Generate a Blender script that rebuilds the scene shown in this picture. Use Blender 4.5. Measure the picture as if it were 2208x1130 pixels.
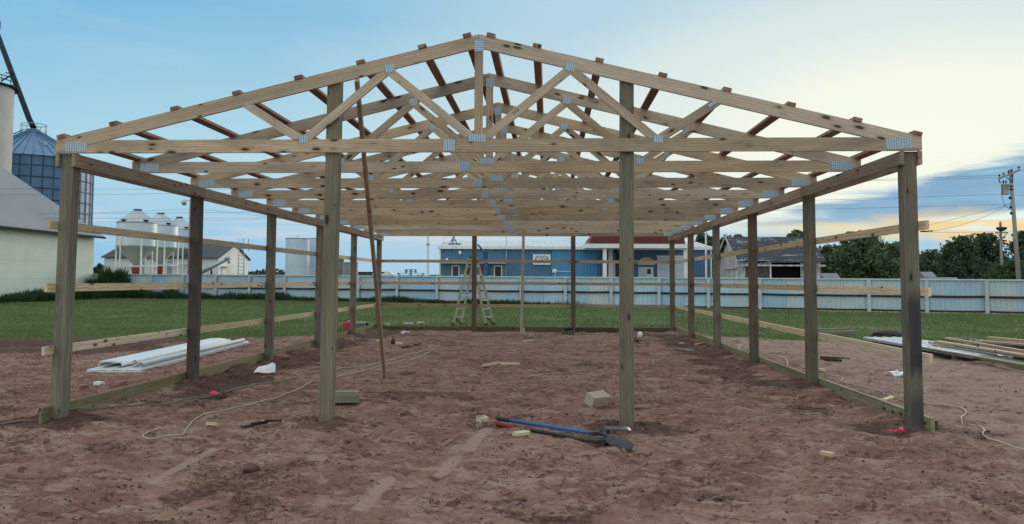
import bpy, math, random
import numpy as np
from mathutils import Vector, Matrix

random.seed(7)
rng = np.random.default_rng(11)
for o in list(bpy.data.objects):
    bpy.data.objects.remove(o)
scene = bpy.context.scene
C = scene.collection
R = math.radians

# ------------------------------------------------------------------ camera
CAM = Vector((5.317, -8.426, 1.524))
YAW, PITCH, ROLL = 0.04568, 0.05896, 0.00415
F, PX0, PY0 = 1745.0, 1104.0, 501.6            # in pixels of the 2208 px wide photograph
FW = Vector((-math.sin(YAW) * math.cos(PITCH), math.cos(YAW) * math.cos(PITCH), math.sin(PITCH)))
RT = Vector((math.cos(YAW), math.sin(YAW), 0))
UP = RT.cross(FW)
R2 = RT * math.cos(ROLL) + UP * math.sin(ROLL)
U2 = UP * math.cos(ROLL) - RT * math.sin(ROLL)
HF = Vector((-math.sin(YAW), math.cos(YAW), 0))
cam_data = bpy.data.cameras.new('camera')
cam = bpy.data.objects.new('camera', cam_data)
C.objects.link(cam)
cam_data.sensor_fit = 'HORIZONTAL'
cam_data.sensor_width = 36
cam_data.lens = 36 * F / 2208
cam_data.shift_y = -(565 - PY0) / 2208
cam_data.clip_start = 0.05
cam_data.clip_end = 20000
m = Matrix((R2, U2, -FW)).transposed().to_4x4()
m.translation = CAM
cam.matrix_world = m
scene.camera = cam

# ------------------------------------------------------------------ light and sky
SUN_AZ, SUN_EL = R(27), R(7)                 # azimuth clockwise from +Y
world = bpy.data.worlds.new('World')
scene.world = world
world.use_nodes = True


class NT:
    """tiny node helper"""
    def __init__(self, tree):
        self.t = tree
        tree.nodes.clear()

    def n(self, typ, props=None, **ins):
        nd = self.t.nodes.new(typ)
        for k, v in (props or {}).items():
            setattr(nd, k, v)
        for k, v in ins.items():
            key = int(k[1:]) if k[0] == 'i' and k[1:].isdigit() else k.replace('_', ' ')
            s = nd.inputs[key]
            if isinstance(v, bpy.types.NodeSocket):
                self.t.links.new(v, s)
            else:
                s.default_value = v
        return nd

    def math(self, op, a, b=0.0, c=0.0, clamp=False):
        return self.n('ShaderNodeMath', {'operation': op, 'use_clamp': clamp}, i0=a, i1=b, i2=c).outputs[0]

    def vmath(self, op, a, b=(0, 0, 0)):
        nd = self.n('ShaderNodeVectorMath', {'operation': op}, i0=a, i1=b)
        return nd.outputs['Value'] if op in ('DOT_PRODUCT', 'LENGTH') else nd.outputs[0]

    def mix(self, f, a, b, mode='MIX'):
        nd = self.n('ShaderNodeMix', {'data_type': 'RGBA', 'blend_type': mode}, i0=f, i6=a, i7=b)
        return nd.outputs[2]

    def ramp(self, f, stops, interp='LINEAR'):
        nd = self.n('ShaderNodeValToRGB', None, Fac=f)
        cr = nd.color_ramp
        cr.interpolation = interp
        while len(cr.elements) < len(stops):
            cr.elements.new(0.5)
        for e, (p, c) in zip(cr.elements, stops):
            e.position = p
            e.color = (c, c, c, 1) if isinstance(c, (int, float)) else (*c, 1)
        return nd.outputs[0]

    def smooth(self, v, a, b):
        return self.n('ShaderNodeMapRange', {'interpolation_type': 'SMOOTHSTEP'}, Value=v, From_Min=a, From_Max=b).outputs[0]

    def noise(self, vec, scale, detail=4, rough=0.55, dist=0.0):
        return self.n('ShaderNodeTexNoise', None, Vector=vec, Scale=scale, Detail=detail, Roughness=rough, Distortion=dist).outputs['Fac']

    def mapping(self, vec, scale=(1, 1, 1), loc=(0, 0, 0), rot=(0, 0, 0)):
        return self.n('ShaderNodeMapping', None, Vector=vec, Location=loc, Rotation=rot, Scale=scale).outputs[0]


def col(c):
    return (*c, 1)


def build_world():
    w = NT(world.node_tree)
    sky = w.n('ShaderNodeTexSky', {'sky_type': 'NISHITA', 'sun_disc': False, 'sun_elevation': SUN_EL,
                                   'sun_rotation': SUN_AZ, 'altitude': 300, 'air_density': 1.0,
                                   'dust_density': 1.0, 'ozone_density': 3.0})
    d = w.vmath('NORMALIZE', w.n('ShaderNodeTexCoord').outputs['Generated'])
    x, y, z = w.n('ShaderNodeSeparateXYZ', None, Vector=d).outputs
    el = w.math('ARCSINE', z)
    az = w.math('ARCTAN2', x, y)
    # clear air: blue in view, bright white added above it for fill light, paler low down, a wide cream glow round the hidden sun
    ga, ge = 0.42, 0.150
    da = w.math('MULTIPLY', w.math('SUBTRACT', az, ga), 0.85)
    de = w.math('MULTIPLY', w.math('SUBTRACT', el, ge), 1.85)
    th = w.math('SQRT', w.math('ADD', w.math('MULTIPLY', da, da), w.math('MULTIPLY', de, de)))
    glow = w.ramp(th, [(0.0, 1.0), (0.12, .95), (0.27, 0.66), (0.45, 0.34), (0.7, 0.09), (0.92, 0.0)], 'EASE')
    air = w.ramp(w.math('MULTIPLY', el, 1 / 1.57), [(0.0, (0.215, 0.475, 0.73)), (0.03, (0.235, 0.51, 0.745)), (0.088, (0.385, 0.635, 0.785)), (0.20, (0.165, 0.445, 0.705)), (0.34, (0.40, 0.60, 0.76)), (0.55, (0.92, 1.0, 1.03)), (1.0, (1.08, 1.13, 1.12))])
    # bright white veil assumed over the unseen sky behind the camera, lighting front faces
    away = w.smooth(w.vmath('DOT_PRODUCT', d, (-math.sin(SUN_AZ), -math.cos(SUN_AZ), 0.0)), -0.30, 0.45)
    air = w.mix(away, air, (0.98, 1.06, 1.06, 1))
    air = w.mix(glow, air, (0.90, 0.93, 0.80, 1))
    nis = w.vmath('MULTIPLY', sky.outputs[0], (0.018, 0.018, 0.018))
    base = w.vmath('ADD', air, w.vmath('MINIMUM', nis, (0.05, 0.045, 0.03)))
    # clouds in azimuth / elevation, stretched sideways
    p = w.n('ShaderNodeCombineXYZ', None, X=az, Y=el, Z=0.0).outputs[0]
    n1 = w.noise(w.mapping(p, (9, 62, 1), (0.3, 0.1, 0)), 1.0, 6, 0.58, 0.5)
    n2 = w.noise(w.mapping(p, (5, 52, 1), (3.7, 1.9, 0)), 1.0, 5, 0.55, 0.4)
    n3 = w.noise(w.mapping(p, (3.0, 11, 1), (8.2, 4.0, 0), (0, 0, 0.25)), 1.0, 6, 0.6, 0.8)
    wob = w.math('MULTIPLY', w.math('SUBTRACT', n1, 0.5), 0.06)
    elw = w.math('ADD', el, wob)
    # thin high cirrus over the whole sky
    cir = w.math('MULTIPLY', w.smooth(n3, 0.45, 0.75), w.math('MULTIPLY', w.smooth(el, 0.02, 0.09), w.math('SUBTRACT', 0.20, w.math('MULTIPLY', glow, 0.19))))
    base = w.mix(cir, base, (0.50, 0.70, 0.82, 1))
    # low pale band and rosy streaks along the horizon
    low = w.math('MULTIPLY', w.math('SUBTRACT', 1.0, w.smooth(elw, 0.035, 0.07)), w.smooth(az, -0.25, 0.0))
    base = w.mix(w.math('MULTIPLY', low, 0.75), base, (0.30, 0.54, 0.71, 1))
    ros = w.math('MULTIPLY', w.smooth(n2, 0.45, 0.66), w.math('MULTIPLY', w.smooth(el, 0.025, 0.05), w.math('SUBTRACT', 1.0, w.smooth(el, 0.07, 0.11))))
    left = w.math('SUBTRACT', 1.0, w.smooth(az, -0.1, 0.15))
    base = w.mix(w.math('MULTIPLY', w.math('MULTIPLY', ros, left), 0.7), base, (0.66, 0.68, 0.76, 1))
    # the slate blue bank on the sunset side
    up = w.math('MULTIPLY_ADD', w.math('MINIMUM', az, 0.62), 0.235, 0.010)
    top = w.math('SUBTRACT', 1.0, w.smooth(w.math('SUBTRACT', elw, up), -0.010, 0.012))
    bot = w.smooth(w.math('ADD', el, w.math('MULTIPLY', w.math('SUBTRACT', n2, 0.5), 0.05)), 0.062, 0.078)
    bank = w.math('MULTIPLY', w.math('MULTIPLY', top, bot), w.math('MULTIPLY', w.smooth(az, 0.12, 0.27), w.smooth(n2, 0.18, 0.40)))
    base = w.mix(w.math('MULTIPLY', bank, 0.95), base, w.mix(w.smooth(n1, 0.35, 0.7), (0.195, 0.39, 0.59, 1), (0.26, 0.465, 0.65, 1)))
    # gaps lit from below
    fire = w.math('MULTIPLY', w.math('MULTIPLY', w.smooth(elw, 0.036, 0.055), w.math('SUBTRACT', 1.0, w.smooth(elw, 0.062, 0.083))), w.smooth(az, 0.16, 0.36))
    fire = w.math('MULTIPLY', fire, w.smooth(n2, 0.38, 0.55))
    base = w.mix(w.math('MULTIPLY', fire, 0.85), base, w.mix(w.smooth(az, 0.3, 0.5), (0.80, 0.70, 0.45, 1), (0.96, 0.66, 0.24, 1)))
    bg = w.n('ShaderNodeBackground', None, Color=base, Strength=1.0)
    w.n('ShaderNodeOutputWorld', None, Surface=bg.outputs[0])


build_world()
sun_data = bpy.data.lights.new('sun', 'SUN')
sun_data.energy = 1.5
sun_data.angle = R(24)
sun_data.color = (1.0, 0.86, 0.66)
sun = bpy.data.objects.new('sun', sun_data)
C.objects.link(sun)
sd = Vector((math.sin(SUN_AZ) * math.cos(SUN_EL), math.cos(SUN_AZ) * math.cos(SUN_EL), math.sin(SUN_EL)))
sun.rotation_euler = sd.to_track_quat('Z', 'Y').to_euler()
sun.location = (20, 30, 20)
vs = scene.view_settings
vs.view_transform = 'Standard'
vs.look = 'None'
vs.exposure = 0.0
vs.gamma = 1.0

# ------------------------------------------------------------------ pixel to place
def ray(px, py):
    return (FW + R2 * ((px - PX0) / F) - U2 * ((py - PY0) / F)).normalized()


def G(px, py, z=0.0):                           # where the ray meets the level z
    d = ray(px, py)
    return CAM + d * ((z - CAM.z) / d.z)


def V(px, py, Y):                               # where the ray meets the plane y = Y
    d = ray(px, py)
    return CAM + d * ((Y - CAM.y) / d.y)


def L(px, py, D):                               # (sideways, height) at D metres ahead, level frame facing the camera
    d = ray(px, py)
    k = D / d.dot(HF)
    return d.dot(RT) * k, CAM.z + d.z * k


def W3(x, D, z=0.0):                            # level frame to world
    p = CAM + HF * D + RT * x
    return Vector((p.x, p.y, z))


# ------------------------------------------------------------------ materials
MATS = {}


def mat(name):
    mt = bpy.data.materials.new(name)
    mt.use_nodes = True
    MATS[name] = mt
    t = NT(mt.node_tree)
    return mt, t


def finish(t, color, rough=0.7, metal=0.0, bump=None, bstr=0.2, bdist=0.01, spec=0.5, trans=0.0):
    p = t.n('ShaderNodeBsdfPrincipled', None, Base_Color=color, Roughness=rough, Metallic=metal, Specular_IOR_Level=spec)
    if bump is not None:
        b = t.n('ShaderNodeBump', None, Strength=bstr, Distance=bdist, Height=bump)
        t.t.links.new(b.outputs[0], p.inputs['Normal'])
    t.n('ShaderNodeOutputMaterial', None, Surface=p.outputs[0])
    return p


def objco(t):
    return t.n('ShaderNodeTexCoord').outputs['Object']


def rnd(t):
    return t.n('ShaderNodeObjectInfo').outputs['Random']


def plain(name, c, rough=0.6, metal=0.0, var=0.25, scale=6.0, bump=0.0, dirt=None, dirt_amt=0.0, spec=0.5):
    mt, t = mat(name)
    co = objco(t)
    off = t.vmath('ADD', co, t.n('ShaderNodeCombineXYZ', None, X=t.math('MULTIPLY', rnd(t), 51.0), Y=t.math('MULTIPLY', rnd(t), 17.0)).outputs[0])
    n = t.noise(off, scale, 6, 0.6)
    c2 = tuple(v * (1 - var) for v in c)
    c3 = tuple(min(1, v * (1 + var)) for v in c)
    cc = t.ramp(n, [(0.3, c2), (0.7, c3)])
    if dirt:
        nd = t.noise(off, scale * 0.35, 8, 0.65, 0.4)
        cc = t.mix(t.math('MULTIPLY', t.smooth(nd, 0.5, 0.72), dirt_amt), cc, col(dirt))
    finish(t, cc, rough, metal, n if bump else None, bump, spec=spec)
    return mt


def wood(name, axis, light, dark, knot=(0.035, 0.02, 0.012), knots=1.0, wear=None, wear_amt=0.0, vary=0.42, scorch=None):
    mt, t = mat(name)
    co = objco(t)
    r = rnd(t)
    off = t.vmath('ADD', co, t.n('ShaderNodeCombineXYZ', None, X=t.math('MULTIPLY', r, 63.0), Y=t.math('MULTIPLY', r, 29.0), Z=t.math('MULTIPLY', r, 41.0)).outputs[0])

    def sc(a, b):
        return {'X': (a, b, b), 'Y': (b, a, b), 'Z': (b, b, a)}[axis]
    big = t.noise(t.mapping(off, sc(0.9, 14)), 1.0, 5, 0.6, 0.9)
    fine = t.noise(t.mapping(off, sc(3.0, 140)), 1.0, 4, 0.6)
    cc = t.ramp(t.math('ADD', t.math('MULTIPLY', big, 0.72), t.math('MULTIPLY', fine, 0.28)), [(0.28, dark), (0.68, light)])
    # cathedral rings
    ring = t.n('ShaderNodeTexWave', {'wave_type': 'RINGS', 'rings_direction': axis}, Vector=t.mapping(off, sc(0.25, 1.0)), Scale=14.0, Distortion=5.0, Detail=3.0, Detail_Scale=1.2).outputs['Fac']
    cc = t.mix(t.math('MULTIPLY', t.smooth(ring, 0.45, 1.0), 0.42), cc, col(tuple(v * 0.55 for v in dark)))
    if wear:
        nw = t.noise(t.mapping(off, sc(0.7, 3.0)), 1.0, 7, 0.65, 0.6)
        cc = t.mix(t.math('MULTIPLY', t.smooth(nw, 0.46, 0.68), wear_amt), cc, col(wear))
    # knots
    vo = t.n('ShaderNodeTexVoronoi', {'feature': 'F1'}, Vector=t.mapping(off, sc(5.0, 13.0)), Scale=1.0)
    csep = t.n('ShaderNodeSeparateColor', None, Color=vo.outputs['Color']).outputs
    kd = t.math('ADD', vo.outputs['Distance'], t.math('MULTIPLY', t.math('SUBTRACT', fine, 0.5), 0.12))
    kd = t.math('DIVIDE', kd, t.math('MULTIPLY_ADD', csep[1], 1.1, 0.40))
    keep = t.math('GREATER_THAN', csep[0], 1.0 - 0.55 * knots)
    halo = t.math('MULTIPLY', t.math('SUBTRACT', 1.0, t.smooth(kd, 0.16, 0.42)), keep)
    core = t.math('MULTIPLY', t.math('SUBTRACT', 1.0, t.smooth(kd, 0.12, 0.22)), keep)
    cc = t.mix(t.math('MULTIPLY', halo, 0.45), cc, col(tuple(v * 0.6 for v in dark)))
    cc = t.mix(t.math('MULTIPLY', core, 0.9), cc, col(knot))
    if scorch:
        z = t.n('ShaderNodeSeparateXYZ', None, Vector=co).outputs[2]
        for (z0, z1, amt) in scorch:
            n4 = t.noise(t.mapping(co, (7, 7, 1.3)), 1.0, 6, 0.65, 0.5)
            zz = t.math('ADD', z, t.math('MULTIPLY', t.math('SUBTRACT', n4, 0.5), 0.55))
            mk = t.math('MULTIPLY', t.smooth(zz, z0 - 0.10, z0 + 0.12), t.math('SUBTRACT', 1.0, t.smooth(zz, z1 - 0.12, z1 + 0.10)))
            x = t.n('ShaderNodeSeparateXYZ', None, Vector=co).outputs[0]
            mk = t.math('MULTIPLY', mk, t.smooth(t.math('ADD', x, t.math('MULTIPLY', n4, 0.08)), 0.015, 0.065))
            cc = t.mix(t.math('MULTIPLY', mk, amt), cc, (0.035, 0.036, 0.045, 1))
    if name.startswith('post'):
        zz = t.n('ShaderNodeSeparateXYZ', None, Vector=co).outputs[2]
        nm_ = t.noise(t.mapping(off, (14, 14, 6)), 1.0, 6, 0.7)
        mud = t.math('SUBTRACT', 1.0, t.smooth(t.math('ADD', zz, t.math('MULTIPLY', t.math('SUBTRACT', nm_, 0.5), -0.30)), 0.36, 0.52))
        cc = t.mix(t.math('MULTIPLY', mud, 0.55), cc, (0.17, 0.10, 0.082, 1))
    v = t.math('MULTIPLY_ADD', r, vary, 1.0 - vary * 0.5)
    hsv = t.n('ShaderNodeHueSaturation', None, Color=cc, Value=v, Saturation=t.math('MULTIPLY_ADD', t.math('FRACT', t.math('MULTIPLY', r, 7.3)), 0.35, 0.82))
    bmp = t.math('SUBTRACT', fine, t.math('MULTIPLY', core, 0.8))
    finish(t, hsv.outputs[0], 0.78, 0, bmp, 0.35, 0.004, spec=0.25)
    return mt


PINE_L, PINE_D = (0.62, 0.515, 0.37), (0.38, 0.29, 0.195)
GREY_W = (0.20, 0.185, 0.15)
wood('pine_x', 'X', PINE_L, PINE_D, wear=(0.25, 0.20, 0.155), wear_amt=0.65)
wood('pine_chord', 'X', (0.54, 0.44, 0.32), PINE_D, wear=(0.23, 0.185, 0.14), wear_amt=0.6)
wood('pine_y', 'Y', (0.45, 0.35, 0.255), (0.27, 0.195, 0.14), wear=(0.24, 0.18, 0.135), wear_amt=0.6, knots=0.45)
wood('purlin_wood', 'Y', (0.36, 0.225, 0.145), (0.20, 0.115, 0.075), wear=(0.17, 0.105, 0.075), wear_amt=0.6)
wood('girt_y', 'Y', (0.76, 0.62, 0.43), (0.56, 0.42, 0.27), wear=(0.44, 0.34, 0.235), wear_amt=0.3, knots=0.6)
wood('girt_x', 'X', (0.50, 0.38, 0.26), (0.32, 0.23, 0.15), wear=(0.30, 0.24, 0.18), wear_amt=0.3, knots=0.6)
wood('post_wood', 'Z', (0.275, 0.25, 0.17), (0.12, 0.105, 0.072), knot=(0.022, 0.018, 0.014), wear=(0.13, 0.12, 0.09), wear_amt=0.6, knots=0.5)
wood('post_brown', 'Z', (0.22, 0.18, 0.135), (0.10, 0.08, 0.06), knot=(0.022, 0.018, 0.014), wear=(0.12, 0.095, 0.07), wear_amt=0.6, knots=0.5)
wood('post_dark', 'Z', (0.105, 0.085, 0.068), (0.05, 0.04, 0.034), knot=(0.02, 0.015, 0.012), wear=(0.05, 0.04, 0.035), wear_amt=0.8, knots=0.5)
wood('post_scorched', 'Z', (0.225, 0.205, 0.15), (0.12, 0.105, 0.078), knot=(0.022, 0.018, 0.014), wear=(0.14, 0.12, 0.09), wear_amt=0.5, knots=0.5,
     scorch=[(0.95, 1.75, 0.85), (0.35, 0.72, 0.7)])
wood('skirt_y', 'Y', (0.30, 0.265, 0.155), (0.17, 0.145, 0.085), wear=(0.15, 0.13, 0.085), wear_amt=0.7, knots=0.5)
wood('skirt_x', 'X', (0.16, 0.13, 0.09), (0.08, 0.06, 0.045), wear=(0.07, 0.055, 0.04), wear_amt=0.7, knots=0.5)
wood('scrap_wood', 'X', (0.68, 0.57, 0.39), (0.48, 0.37, 0.235), knots=0.4, wear=(0.36, 0.29, 0.2), wear_amt=0.3)
wood('treated_timber', 'X', (0.27, 0.26, 0.18), (0.14, 0.135, 0.09), wear=(0.15, 0.13, 0.09), wear_amt=0.5, knots=0.5)
wood('brace_wood', 'Z', (0.36, 0.235, 0.125), (0.22, 0.135, 0.075), knots=0.5, wear=(0.2, 0.14, 0.09), wear_amt=0.4)
wood('stick_white', 'Z', (0.60, 0.55, 0.47), (0.42, 0.37, 0.30), knots=0.3)

# galvanised nail plate with rows of punched teeth, blue sky reflection put into its colour
mt, t = mat('nail_plate')
co = objco(t)
sx, sy, sz = t.n('ShaderNodeSeparateXYZ', None, Vector=co).outputs
stripe = t.math('SINE', t.math('MULTIPLY', sx, 2 * math.pi / 0.0255))
slot = t.math('SINE', t.math('MULTIPLY', sz, 2 * math.pi / 0.030))
n = t.noise(co, 25, 4)
k = t.math('MULTIPLY', t.smooth(stripe, -0.1, 0.5), t.math('MULTIPLY_ADD', t.smooth(slot, -0.9, -0.2), 0.35, 0.65))
cc = t.mix(k, (0.44, 0.56, 0.66, 1), (0.18, 0.26, 0.34, 1))
finish(t, t.mix(t.math('MULTIPLY', n, 0.3), cc, (0.32, 0.4, 0.46, 1)), 0.45, 0.3, k, 0.5, 0.003)

plain('sheet_metal', (0.42, 0.47, 0.50), 0.5, 0.25, 0.12, 3)
plain('sheet_white', (0.66, 0.70, 0.72), 0.42, 0.15, 0.10, 4, dirt=(0.4, 0.36, 0.32), dirt_amt=0.4)
plain('sheet_edge', (0.05, 0.055, 0.06), 0.6, 0.3)
plain('fence_sheet', (0.40, 0.56, 0.67), 0.5, 0.1, 0.14, 0.35, dirt=(0.40, 0.48, 0.52), dirt_amt=0.8)
plain('fence_sheet_blue', (0.33, 0.50, 0.645), 0.5, 0.1, 0.12, 0.35, dirt=(0.38, 0.48, 0.55), dirt_amt=0.5)
plain('fence_sheet_grey', (0.47, 0.56, 0.60), 0.5, 0.1, 0.12, 0.35, dirt=(0.40, 0.44, 0.45), dirt_amt=0.7)
plain('fence_cap', (0.50, 0.58, 0.63), 0.45, 0.1, 0.08, 2)
plain('fence_post', (0.45, 0.52, 0.55), 0.55, 0.1, 0.2, 3, dirt=(0.2, 0.15, 0.12), dirt_amt=0.5)
plain('rust_pipe', (0.045, 0.033, 0.030), 0.8, 0.2, 0.4, 5)
plain('blue_wall', (0.062, 0.165, 0.275), 0.5, 0.1, 0.10, 0.6)
plain('blue_wall_bright', (0.065, 0.265, 0.47), 0.45, 0.1, 0.08, 0.6)
plain('teal_wall', (0.075, 0.175, 0.235), 0.55, 0.05, 0.12, 0.6)
plain('white_paint', (0.74, 0.76, 0.76), 0.5, 0, 0.06, 1.5)
plain('roof_white', (0.62, 0.65, 0.66), 0.45, 0.2, 0.12, 1.0, dirt=(0.35, 0.33, 0.3), dirt_amt=0.5)
plain('roof_red', (0.17, 0.042, 0.035), 0.65, 0, 0.3, 2)
plain('dark_glass', (0.012, 0.014, 0.018), 0.15, 0, 0.2, 1)
plain('void_shade', (0.008, 0.008, 0.010), 0.9, 0, 0.2, 1)
plain('sign_white', (0.70, 0.70, 0.69), 0.45, 0, 0.06, 2)
plain('sign_ink', (0.02, 0.022, 0.03), 0.6, 0, 0.1, 2)
plain('cream_sign', (0.55, 0.56, 0.46), 0.5, 0, 0.06, 2)
plain('pipe_dark', (0.012, 0.02, 0.035), 0.6, 0, 0.2, 2)
plain('blue_steel', (0.012, 0.055, 0.16), 0.45, 0.2, 0.2, 2)
plain('galv', (0.40, 0.45, 0.50), 0.45, 0.55, 0.15, 0.5)
plain('bin_steel', (0.105, 0.20, 0.31), 0.5, 0.15, 0.14, 0.7)
plain('bin_roof', (0.10, 0.215, 0.36), 0.5, 0.15, 0.14, 0.7)
plain('bin_rib', (0.045, 0.085, 0.13), 0.55, 0.15, 0.2, 1)
plain('bin_white', (0.62, 0.68, 0.74), 0.5, 0.1, 0.10, 0.6)
plain('bin_cone', (0.50, 0.48, 0.45), 0.55, 0.3, 0.12, 0.6)
plain('tank_white', (0.56, 0.63, 0.71), 0.5, 0, 0.06, 0.5)
plain('tank_grey', (0.33, 0.36, 0.38), 0.6, 0, 0.1, 0.7)
plain('tank_brown', (0.21, 0.19, 0.165), 0.7, 0, 0.2, 0.9)
plain('red_boot', (0.32, 0.055, 0.035), 0.6, 0, 0.25, 2)
plain('roof_dark', (0.058, 0.065, 0.075), 0.8, 0, 0.2, 1)
plain('shed_white', (0.66, 0.68, 0.68), 0.6, 0, 0.06, 0.7)
plain('roof_grey', (0.215, 0.225, 0.24), 0.7, 0.1, 0.10, 0.25)
plain('steel_dark', (0.016, 0.024, 0.036), 0.8, 0.0, 0.25, 2, spec=0.15)
plain('wire', (0.03, 0.035, 0.045), 0.7, 0.1, 0.1, 1)
wood('pole_wood', 'Z', (0.33, 0.32, 0.30), (0.20, 0.19, 0.18), knots=0.0, wear=(0.13, 0.11, 0.095), wear_amt=0.5)
plain('nest_twigs', (0.045, 0.035, 0.028), 0.9, 0, 0.5, 8)
plain('red_cap', (0.45, 0.10, 0.05), 0.6)
plain('concrete', (0.50, 0.48, 0.45), 0.85, 0, 0.12, 0.35, 0.1, dirt=(0.22, 0.215, 0.20), dirt_amt=0.55)
plain('fiberglass', (0.40, 0.36, 0.25), 0.5, 0, 0.1, 4)
plain('aluminium', (0.66, 0.67, 0.66), 0.4, 0.5, 0.1, 4)
plain('black_rubber', (0.012, 0.013, 0.015), 0.6, 0, 0.3, 8)
plain('digger_blue', (0.010, 0.115, 0.33), 0.4, 0, 0.15, 6, dirt=(0.16, 0.11, 0.09), dirt_amt=0.5)
plain('digger_black', (0.012, 0.018, 0.022), 0.5, 0, 0.3, 10, dirt=(0.19, 0.19, 0.18), dirt_amt=0.55)
plain('grip_red', (0.22, 0.018, 0.022), 0.55, 0, 0.2, 8)
plain('worn_steel', (0.055, 0.062, 0.066), 0.5, 0.5, 0.4, 9, dirt=(0.16, 0.12, 0.10), dirt_amt=0.7)
plain('bright_steel', (0.17, 0.19, 0.20), 0.38, 0.7, 0.25, 9, dirt=(0.17, 0.12, 0.10), dirt_amt=0.6)
plain('can_red', (0.42, 0.018, 0.045), 0.45, 0, 0.12, 4)
plain('can_black', (0.02, 0.02, 0.022), 0.6)
plain('crate_grey', (0.13, 0.15, 0.14), 0.6, 0, 0.2, 4)
plain('plastic_white', (0.72, 0.74, 0.78), 0.35, 0, 0.1, 6)
plain('pink_plastic', (0.85, 0.035, 0.13), 0.5, 0, 0.15, 8)
plain('cord_pale', (0.40, 0.40, 0.275), 0.6, 0, 0.2, 6, dirt=(0.28, 0.2, 0.15), dirt_amt=0.7)
plain('cord_green', (0.12, 0.17, 0.09), 0.6, 0, 0.25, 6, dirt=(0.2, 0.14, 0.11), dirt_amt=0.6)
plain('clay_lump', (0.12, 0.066, 0.053), 0.95, 0, 0.4, 14, 0.5)
plain('brick_red', (0.27, 0.155, 0.12), 0.9, 0, 0.25, 9, 0.2)
plain('soil_dark', (0.045, 0.030, 0.026), 0.95, 0, 0.5, 12, 0.6)
plain('foam_cream', (0.60, 0.55, 0.36), 0.7, 0, 0.12, 8)
plain('bark', (0.05, 0.042, 0.035), 0.9, 0, 0.3, 4, 0.3)
plain('straw', (0.42, 0.32, 0.19), 0.8, 0, 0.3, 20)

# corrugated / block walls
mt, t = mat('cream_block')
co = objco(t)
cx_, cy_, cz_ = t.n('ShaderNodeSeparateXYZ', None, Vector=co).outputs
n = t.noise(co, 0.5, 7, 0.65)
n2 = t.noise(t.mapping(co, (0.2, 0.2, 2.2)), 1.0, 5)
course = t.smooth(t.math('SINE', t.math('MULTIPLY', cz_, 2 * math.pi / 1.2)), 0.97, 1.0)
cc = t.ramp(n, [(0.3, (0.60, 0.64, 0.54)), (0.7, (0.69, 0.725, 0.62))])
cc = t.mix(t.math('MULTIPLY', t.smooth(n2, 0.5, 0.75), 0.3), cc, (0.56, 0.58, 0.46, 1))
cc = t.mix(t.math('MULTIPLY', course, 0.3), cc, (0.48, 0.50, 0.41, 1))
finish(t, cc, 0.85, 0, n, 0.15, 0.02)

mt, t = mat('old_boards')
co = objco(t)
n = t.noise(t.mapping(co, (3.5, 3.5, 0.7)), 1.0, 8, 0.7, 0.4)
n2 = t.noise(t.mapping(co, (14, 14, 1.2)), 1.0, 5)
cc = t.ramp(n, [(0.36, (0.14, 0.135, 0.13)), (0.48, (0.44, 0.45, 0.45)), (0.62, (0.62, 0.64, 0.65))])
cc = t.mix(t.math('MULTIPLY', t.smooth(n2, 0.5, 0.7), 0.4), cc, (0.16, 0.14, 0.13, 1))
finish(t, cc, 0.9, 0, n, 0.3, 0.02)
plain('brown_boards', (0.09, 0.072, 0.072), 0.9, 0, 0.35, 3)

mt, t = mat('old_shingles')
co = objco(t)
n = t.noise(t.mapping(co, (0.55, 1.6, 1.6), (3.1, 1.0, 0.2)), 1.0, 8, 0.68, 0.7)
n2 = t.noise(t.mapping(co, (5, 9, 9)), 1.0, 4, 0.7)
cc = t.ramp(n2, [(0.3, (0.030, 0.034, 0.040)), (0.7, (0.065, 0.070, 0.078))])
cc = t.mix(t.math('MULTIPLY', t.smooth(t.math('ADD', n, t.math('MULTIPLY', t.math('SUBTRACT', n2, 0.5), 0.35)), 0.545, 0.60), 0.8), cc, (0.26, 0.29, 0.32, 1))
finish(t, cc, 0.9, 0, n2, 0.5, 0.03)


def foliage(name, a, b):
    mt, t = mat(name)
    co = t.n('ShaderNodeTexCoord').outputs['Object']
    n = t.noise(co, 0.9, 4, 0.6)
    n2 = t.noise(co, 7.0, 2)
    cc = t.ramp(t.math('ADD', t.math('MULTIPLY', n, 0.6), t.math('MULTIPLY', n2, 0.4)), [(0.3, a), (0.7, b)])
    p = t.n('ShaderNodeBsdfPrincipled', None, Base_Color=cc, Roughness=0.65, Specular_IOR_Level=0.25)
    tr = t.n('ShaderNodeBsdfTranslucent', None, Color=cc)
    mx = t.n('ShaderNodeMixShader', None, Fac=0.3, i1=p.outputs[0], i2=tr.outputs[0])
    t.n('ShaderNodeOutputMaterial', None, Surface=mx.outputs[0])


foliage('leaf_dark', (0.038, 0.066, 0.040), (0.105, 0.150, 0.082))
foliage('leaf_mid', (0.050, 0.090, 0.044), (0.135, 0.195, 0.094))
foliage('leaf_light', (0.045, 0.085, 0.03), (0.095, 0.15, 0.055))
foliage('leaf_far', (0.03, 0.05, 0.035), (0.05, 0.075, 0.045))
foliage('lawn_blade', (0.070, 0.122, 0.040), (0.20, 0.25, 0.092))
foliage('weed_blade', (0.018, 0.042, 0.016), (0.055, 0.10, 0.035))

# ------------------------------------------------------------------ mesh helpers


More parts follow.
